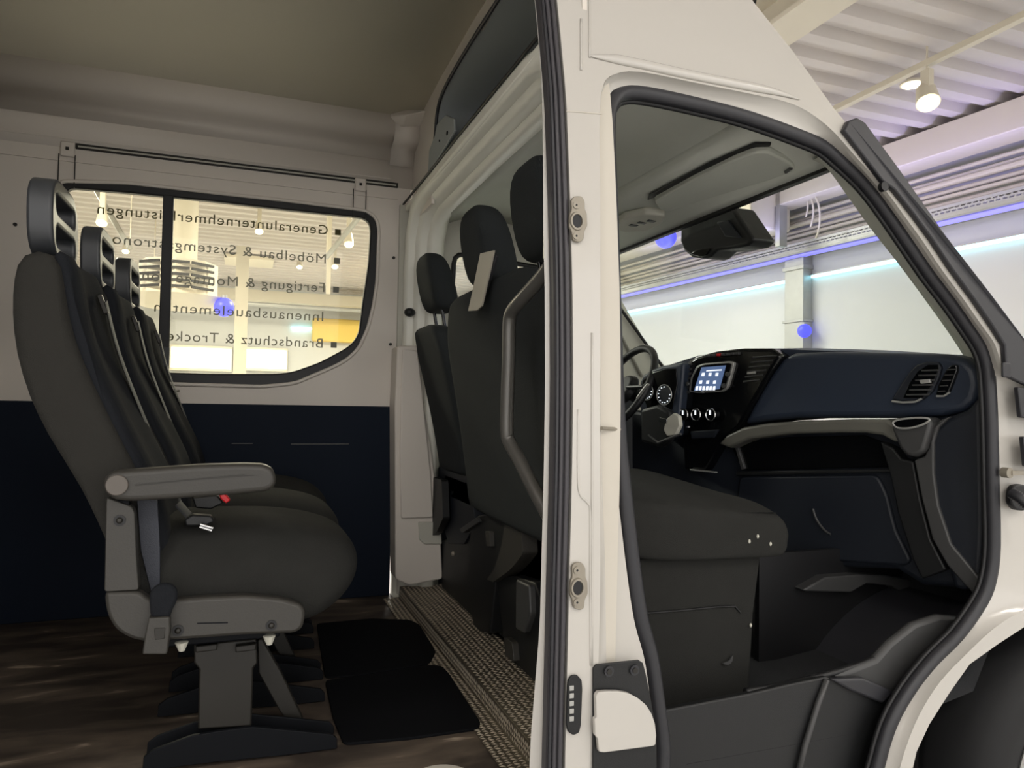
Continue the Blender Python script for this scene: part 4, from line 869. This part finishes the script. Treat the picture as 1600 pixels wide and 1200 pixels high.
# seat mechanism seen from the load area
MB().box((1.0, 2.06, .93), (.28, .74, .45)).build('seat_base', 'black_plastic', bench, bevel=.02)
def px_x(name, pts, X, th, mat, parent, bevel=.006, r=.01, **k):
    q = rnd([P(x, y, X=X) for x, y in pts], r, 3); return MB().prism(q, (th, 0, 0)).build(name, mat, parent, bevel=bevel, bseg=3, **k)
px_x('side_cover', [(792, 796), (803, 797), (814, 818), (817, 865), (806, 880), (795, 892), (770, 910), (760, 905), (772, 890), (784, 850)], .80, .05, 'grey_plastic', bench, label='grey hinge cover of the double seat')
px_x('mechanism_cover', [(735, 828), (745, 806), (770, 800), (790, 800), (790, 868), (775, 895), (765, 990), (740, 985), (730, 900)], .81, .06, 'black_plastic', bench)
px_x('foot_cover', [(775, 905), (800, 900), (835, 910), (850, 960), (850, 1080), (815, 1060), (790, 1040), (785, 985)], .82, .06, 'black_plastic', bench)
px_x('foot_pad', [(806, 905), (826, 915), (828, 960), (818, 990), (805, 982)], .80, .05, 'dash_grey', bench)
px_x('foot_pad', [(788, 995), (800, 1004), (803, 1035), (789, 1025)], .80, .04, 'grey_plastic', bench)
px_x('recliner_slot', [(758, 830), (765, 831), (766, 854), (760, 853)], .795, .02, 'grey_plastic', bench, bevel=.001, r=.002)
px_x('recliner_link', [(718, 827), (745, 808), (749, 815), (722, 833)], .80, .02, 'dash_grey', bench)
driver = empty('driver_seat', (.95, 2.86, .70), 'dark grey driver seat at the far side of the cab', 'seat')
seatback(2.68, 3.12, 1.835, 1.22, .665, .80, .14, driver)
headrest(2.95, 2.02, .74, .27, .24, .12, driver)
MB().box((1.1, 2.88, 1.16), (.54, .46, .16)).build('seat_cushion', 'fabric_cab', driver, bevel=.04, bseg=4)
MB().box((1.08, 2.88, .88), (.42, .40, .40)).build('seat_base', 'black_plastic', driver, bevel=.02)
px_x('back_panel', [(665, 728), (735, 735), (742, 820), (725, 850), (700, 850), (688, 800)], .83, .04, 'dash_dark', driver)
q = [(672, 745), (690, 750), (692, 810), (682, 832), (668, 843), (659, 838), (664, 825), (676, 808)]
px_x('recliner_lever', q, .79, .03, 'black_plastic', driver)
for x, y in ((708, 865), (735, 970), (740, 976)): MB().ball(P(x, y, X=.82), (.02, .02, .02), 10).build('buckle_glint', 'zinc', driver)
px_x('floor_bracket', [(690, 845), (735, 830), (745, 900), (748, 990), (720, 960), (690, 925)], .84, .05, 'black_plastic', driver)
# belt of the middle seat (light webbing over the backrest) and grab pole
t = empty('seat_belt_strap', P(752, 440, X=.64), 'pale grey belt webbing lying over the top of the double seat back', 'seat belt')
q = [P(x, y, X=.635) for x, y in [(750, 396), (771, 391), (765, 420), (752, 478), (745, 485), (731, 486), (738, 455)]]; MB().prism(q, (.006, 0, 0)).build('webbing', 'webbing_light', t, bevel=.001)
q = [P(x, y, X=.642) for x, y in [(771, 391), (775, 400), (763, 440), (753, 476), (748, 484), (766, 415)]]; MB().prism(q, (.008, 0, 0)).build('webbing_edge', 'rubber', t, bevel=.002)
t = empty('grab_pole', P(800, 640, X=.61), 'bent dark metal grab pole standing beside the white pillar', 'grab pole')
pts = [(861, 414, .615), (842, 438, .61), (815, 468, .60), (801, 485, .60), (796, 505, .60), (795, 560, .60), (793, 620, .60), (792, 672, .60), (796, 690, .605), (812, 720, .615), (835, 765, .63), (862, 815, .65)]
path = [tuple(P(x, y, X=X)) for x, y, X in pts]
MB().tube(sm(path, 4, False), .0165, 16).build('pole', 'pole_paint', t, smooth=180)
c = P(855, 372, X=.622); MB().box(c, (.012, .03, .10)).build('mounting_plate', 'pole_paint', t, bevel=.006)
# ================================================================= aluminium threshold, mats
t = empty('aluminium_threshold', (.72, 2.4, FZ), 'patterned aluminium threshold strip across the floor behind the front seats', 'threshold strip')
x0, x1, ys, ye, zt_ = .664, .86, 1.42, 3.19, .70
MB().prism([(x0-.075, ys, FZ+.001), (x0-.075, ys, FZ+.004), (x0-.002, ys, FZ+.004), (x0, ys, zt_), (x1, ys, zt_), (x1, ys, FZ+.001)], (0, ye-ys, 0)).build('sheet', 'sheet_dark', t, smooth=0, bevel=.0015)
mb = MB(); nrow = 0
def loz(c, u, v, n):
    bm = mb.bm; p = [bm.verts.new(c+u*.0088), bm.verts.new(c+v*.0036), bm.verts.new(c-u*.0088), bm.verts.new(c-v*.0036), bm.verts.new(c+n*.0028)]
    for k in range(4): bm.faces.new((p[k], p[(k+1) % 4], p[4]))
y = ys+.01
EX, EY, EZ = Vector((1, 0, 0)), Vector((0, 1, 0)), Vector((0, 0, 1))
while y < ye-.01:
    j = nrow % 2
    for k in range(10): 
        s_ = 1 if (k+nrow) % 2 else -1; loz(Vector((x0+.012+k*.0185+j*.004, y, zt_)), (EX*.9+EY*.35*s_), (EY*.9-EX*.35*s_), EZ)
    for k in range(3):
        s_ = 1 if (k+nrow) % 2 else -1; loz(Vector((x0-.001, y, FZ+.01+k*.014)), (EZ*.9+EY*.35*s_), (EY*.9-EZ*.35*s_), -EX)
    for k in range(4):
        s_ = 1 if (k+nrow) % 2 else -1; loz(Vector((x0-.068+k*.018, y, FZ+.004)), (EX*.9+EY*.35*s_), (EY*.9-EX*.35*s_), EZ)
    y += .0125; nrow += 1
mb.build('raised_lozenges', 'aluminium', t, smooth=0)
def floor_piece(pts, z, th, name, mat, label, cat, r=.02):
    q = rnd([P(x, y, Z=z+th) for x, y in pts], r, 3); q = [Vector((p.x, p.y, z)) for p in q]
    o = MB().prism(q, (0, 0, th)).build(name, mat, None, bevel=.002); return tag(o, label, cat)
floor_piece([(508, 1062), (560, 1056), (674, 1038), (690, 1040), (702, 1052), (751, 1128), (748, 1137), (640, 1152), (537, 1161), (520, 1120)], FZ, .008, 'rubber_mat', 'mat_black', 'black rubber mat on the cargo floor, nearer of two, touching the aluminium strip', 'mat')
floor_piece([(495, 974), (580, 966), (640, 968), (655, 975), (676, 1008), (681, 1018), (672, 1036), (560, 1054), (508, 1058), (500, 1010)], FZ, .007, 'rubber_mat', 'mat_black', 'black rubber mat farther back on the cargo floor, beyond the nearer mat', 'mat')
o = MB().cyl((.44, 1.60, FZ), (.44, 1.60, FZ+.01), .075, 32).build('floor_grommet', 'white_primer'); tag(o, 'pale round disc lying on the plywood at the bottom edge, left of the aluminium strip', 'disc')
# ================================================================= ROW SEATS
SY = 1.73
def row_seat():
    Y = 1.93
    s = empty('row_seat', (0, Y, FZ), '', 'seat', 'passenger seats in the rear row')
    def sd(pts, y=SY): return [P(a, b, Y=y) for a, b in pts]
    # backrest
    back = sd([(28, 388), (18, 430), (15, 485), (21, 550), (42, 620), (72, 680), (108, 735), (140, 790), (165, 850), (190, 900)])
    frnt = sd([(88, 384), (100, 440), (108, 500), (126, 555), (160, 625), (192, 690), (222, 745), (240, 800), (246, 850), (250, 895)])
    # shell: outer fabric side panels + centre
    secs = []
    for dy, kx, kz in ((0, .80, -.012), (.012, .97, -.002), (.05, 1, 0), (.20, 1, .0), (.35, 1, 0), (.388, .97, -.002), (.40, .80, -.012)):
        c = []
        for p in back: c.append(Vector((p.x, SY+dy, p.z)))
        for p in reversed(frnt):
            b = min(back, key=lambda q: abs(q.z-p.z)); bulge = 0
            c.append(Vector((b.x+(p.x-b.x)*kx, SY+dy, p.z)))
        top = max(v.z for v in c); c = [Vector((v.x, v.y, v.z+(kz if v.z > top-.1 else 0))) for v in c]
        secs.append(c)
    br = MB().loft(secs).build('backrest', 'fabric_side', s, smooth=60, sub=1)
    # darker front cushion of the backrest
    secs = []
    for dy, o_ in ((.02, .0), (.035, .018), (.08, .026), (.14, .012), (.20, .008), (.26, .012), (.32, .026), (.365, .018), (.38, .0)):
        c = [Vector((p.x+o_, SY+dy, p.z)) for p in frnt[0:10]]+[Vector((p.x-.02, SY+dy, p.z)) for p in reversed(frnt[0:10])]
        secs.append(c)
    MB().loft(secs).build('backrest_cushion', 'fabric_dark', s, smooth=80, sub=1)
    # headrest loop
    HY0, HY1, HX = 1.80, 2.06, P(66, 330, Y=1.80).x
    z1 = P(80, 278, Y=1.86).z; z0 = P(66, 384, Y=1.80).z-.02; zm = (z0+z1)/2
    lean = -.0
    op = rnd([(HX, HY0, z0), (HX, HY0, z1), (HX, HY1, z1), (HX, HY1, z0)], .11, 7)
    h1 = rnd([(HX, HY0+.035, zm+.012), (HX, HY0+.035, z1-.035), (HX, HY1-.035, z1-.035), (HX, HY1-.035, zm+.012)], .07, 5)
    h2 = rnd([(HX, HY0+.035, z0+.03), (HX, HY0+.035, zm-.014), (HX, HY1-.035, zm-.014), (HX, HY1-.035, z0+.03)], .025, 4)
    hr = MB().holed([Vector(p) for p in op], [h1, h2], (.050, 0, 0)).warp(lambda c: c+Vector((-.028+.25*(c.z-z0)*-.12, 0, 0))).build('headrest', 'frame_plastic', s, bevel=.007, bseg=3, smooth=45, label='black open plastic headrest loop')
    # belt guide + diagonal webbing on the front of the backrest
    f = lambda a, b, y: P(a, b, Y=y)
    g = f(146, 475, 1.99); MB().box(g+Vector((.02, 0, 0)), (.012, .02, .05), Matrix.Rotation(-.35, 3, 'Y')).build('belt_guide', 'steel_paint', s, bevel=.003)
    wb = [Vector((g.x+.025, 2.0, g.z+.01)), Vector((g.x+.055, 2.03, g.z-.12)), Vector((g.x+.12, 2.06, g.z-.30)), Vector((g.x+.20, 2.09, g.z-.50)), Vector((g.x+.25, 2.10, g.z-.62))]
    MB().tube(sm([tuple(v) for v in wb], 4, False), .024, 8, flat=(.09, 1), upv=(1, 0, .3)).build('shoulder_belt', 'webbing', s, smooth=60)
    # cushion
    secs = []
    base = [(-.25, 1.015), (-.02, .995), (.14, .985), (.205, 1.005), (.262, 1.055), (.283, 1.115), (.268, 1.165), (.215, 1.205), (.08, 1.235), (-.10, 1.235), (-.26, 1.235)]
    for dy, kz, kx in ((-.022, .45, .80), (-.008, .62, .90), (.03, .86, .975), (.09, 1.0, 1.0), (.20, .98, 1.0), (.31, 1.0, 1.0), (.37, .92, .98), (.40, .6, .9)):
        secs.append([Vector(((x+.26)*kx-.26, SY+.02+dy, 1.05+(z-1.05)*kz if z > 1.05 else 1.05+(z-1.05)*min(1, kz*1.2))) for x, z in base])
    MB().loft(secs).build('seat_cushion', 'fabric', s, smooth=180, sub=2)
    # pedestal
    po = [(303, 1008), (400, 998), (403, 1036), (396, 1044), (393, 1135), (309, 1140), (311, 1046), (303, 1036)]
    q = [P(a, b, Y=1.86) for a, b in po]; r = MB().prism(q, (0, .05, 0)).build('pedestal_post', 'steel_paint', s, bevel=.004)
    for a, b in ((306, 340), (368, 400)):
        q = [P(x, y, Y=1.86) for x, y in [(a, 1006), (b, 1002), (b, 1012), (a, 1016)]]; MB().prism(q, (0, -.02, 0)).build('post_flange', 'steel_paint', r, bevel=.003)
    for yy__, pts_ in ((1.845, [(222, 1206), (224, 1184), (240, 1172), (300, 1150), (340, 1143), (395, 1136), (460, 1142), (520, 1148), (527, 1155), (527, 1170), (450, 1180), (330, 1192)]),):
        q = [P(a, b, Y=yy__) for a, b in pts_]; q = [Vector((p.x, p.y, max(p.z, FZ+.002))) for p in q]
        MB().prism(q, (0, .012, 0)).build('foot_plate', 'steel_dark', s, bevel=.002)
        MB().prism([v+Vector((0, .30, 0)) for v in q], (0, .012, 0)).build('foot_plate', 'steel_dark', s, bevel=.002)
        MB().prism([v+Vector((0, .075, 0)) for v in q], (0, .008, 0)).build('foot_plate', 'steel_dark', s, bevel=.002)
    q = [P(a, b, Y=1.95) for a, b in [(402, 1000), (409, 998), (440, 1052), (482, 1142), (462, 1146), (436, 1110), (404, 1052)]]; MB().prism(q, (0, .03, 0)).build('brace', 'steel_paint', s, bevel=.003)
    MB().box((-.03, 1.94, .978), (.24, .34, .03)).build('seat_frame', 'steel_dark', s, bevel=.004)
    return s
seat = row_seat()
seat['label'] = 'nearest rear-row seat with grey armrest, side panel and open headrest loop'
for i, l in ((1, 'middle seat of the rear row, right behind the seat with the armrest'), (2, 'farthest seat of the rear row, beside the lettered window wall')):
    c = copy_tree(seat); c.location = seat.location+Vector((.012*i, .47*i, 0)); c['label'] = l
# parts only the nearest seat shows
Y0 = 1.685
def nside(name, pts, y, th, mat, parent, **k): return poly_y(name, pts, y, th, mat, parent, **k)
nside('side_panel', [(163, 925), (164, 945), (169, 966), (182, 986), (205, 999), (230, 1004), (300, 999), (380, 993), (460, 990), (472, 983), (476, 970), (477, 955), (470, 945), (440, 936), (385, 931), (320, 934), (270, 938), (235, 938), (217, 924)], Y0, .035, 'grey_plastic', seat, bevel=.008, r=.012)
nside('upright_cover', [(166, 781), (168, 778), (205, 791), (210, 800), (213, 870), (217, 922), (163, 925)], Y0, .035, 'grey_plastic', seat, bevel=.006, r=.006)
ar = nside('armrest', [(160, 757), (164, 744), (175, 737), (200, 735), (240, 732), (310, 727), (380, 725), (412, 726), (427, 733), (432, 748), (430, 760), (418, 768), (380, 772), (330, 776), (260, 781), (206, 784), (178, 782), (164, 772)], 1.655, .06, 'grey_plastic', seat, bevel=.012, bseg=4, r=.012)
c = P(183, 758, Y=1.655); MB().cyl(c+Vector((0, .01, 0)), c-Vector((0, .006, 0)), .021, 28).build('pivot_cap', 'cap_grey', ar, bevel=.002)
nside('armrest_groove', [(210, 757), (300, 748), (380, 741), (400, 743), (300, 750.5), (212, 759.5)], 1.654, .002, 'steel_paint', ar, bevel=0)
nside('armrest_bracket', [(170, 782), (202, 782), (202, 794), (170, 784)], 1.69, .03, 'steel_dark', seat)
for x, y in ((187, 813), (278, 985), (424, 977)):
    c = P(x, y, Y=Y0); b_ = MB().cyl(c+Vector((0, .004, 0)), c-Vector((0, .002, 0)), .0115, 20).build('bolt_recess', 'rubber_dark', seat)
    MB().ball(c-Vector((0, .003, 0)), (.013, .010, .013), 12).build('bolt_head', 'steel_paint', b_, smooth=180)
nside('panel_groove', [(308, 973), (356, 972), (356, 974), (308, 975)], Y0-.0005, .002, 'steel_dark', seat, bevel=0)
for x, y in ((284, 1010), (421, 1000)):
    a = P(x, y-7, Y=1.70); MB().cyl(a, P(x, y+7, Y=1.70), .014, 10, .006).build('spring_clip', 'light_trim', seat, smooth=0)
bk = nside('belt_buckle', [(232, 966), (265, 964), (266, 985), (261, 1023), (222, 1023), (226, 995)], 1.655, .028, 'grey_plastic', seat, bevel=.004, r=.004, label='grey belt buckle hanging at the side panel')
nside('buckle_inset', [(241, 982), (258, 981), (257, 998), (242, 1000)], 1.653, .003, 'steel_paint', bk, bevel=.001)
nside('buckle_boot', [(234, 925), (245, 915), (262, 912), (276, 920), (277, 938), (268, 955), (265, 966), (235, 966), (233, 945)], 1.662, .022, 'fabric_dark', seat, bevel=.008, r=.01)
nside('lap_belt', [(213, 770), (246, 782), (250, 860), (250, 925), (236, 925), (220, 860)], 1.725, .006, 'webbing', seat, bevel=.001)
tg = nside('belt_tongue_cover', [(288, 812), (300, 804), (330, 806), (335, 815), (322, 822), (290, 822)], 1.775, .03, 'black_plastic', seat, bevel=.004)
c0 = [P(x, y, Y=1.82) for x, y in [(310, 819), (334, 826), (332, 830), (322, 829), (308, 822)]]
MB().tube([P(x, y, Y=1.765) for x, y in [(313, 819), (333, 825), (331, 829), (312, 823)]], .0028, 6, closed=True).build('belt_tongue', 'chrome', tg)
rb = poly_y('buckle_release', [(342, 772), (352, 772), (360, 782), (353, 787), (345, 780)], 1.86, .03, 'red_plastic', seat, bevel=.003, label='red buckle button')
poly_y('far_buckle', [(300, 778), (340, 774), (350, 786), (330, 796), (305, 794)], 1.88, .03, 'black_plastic', seat, bevel=.004)
MB().tube([P(x, y, Y=1.80) for x, y in [(278, 786), (290, 800), (305, 815)]], .022, 8, flat=(.1, 1), upv=(1, -.3, .6)).build('belt_webbing', 'webbing', seat)
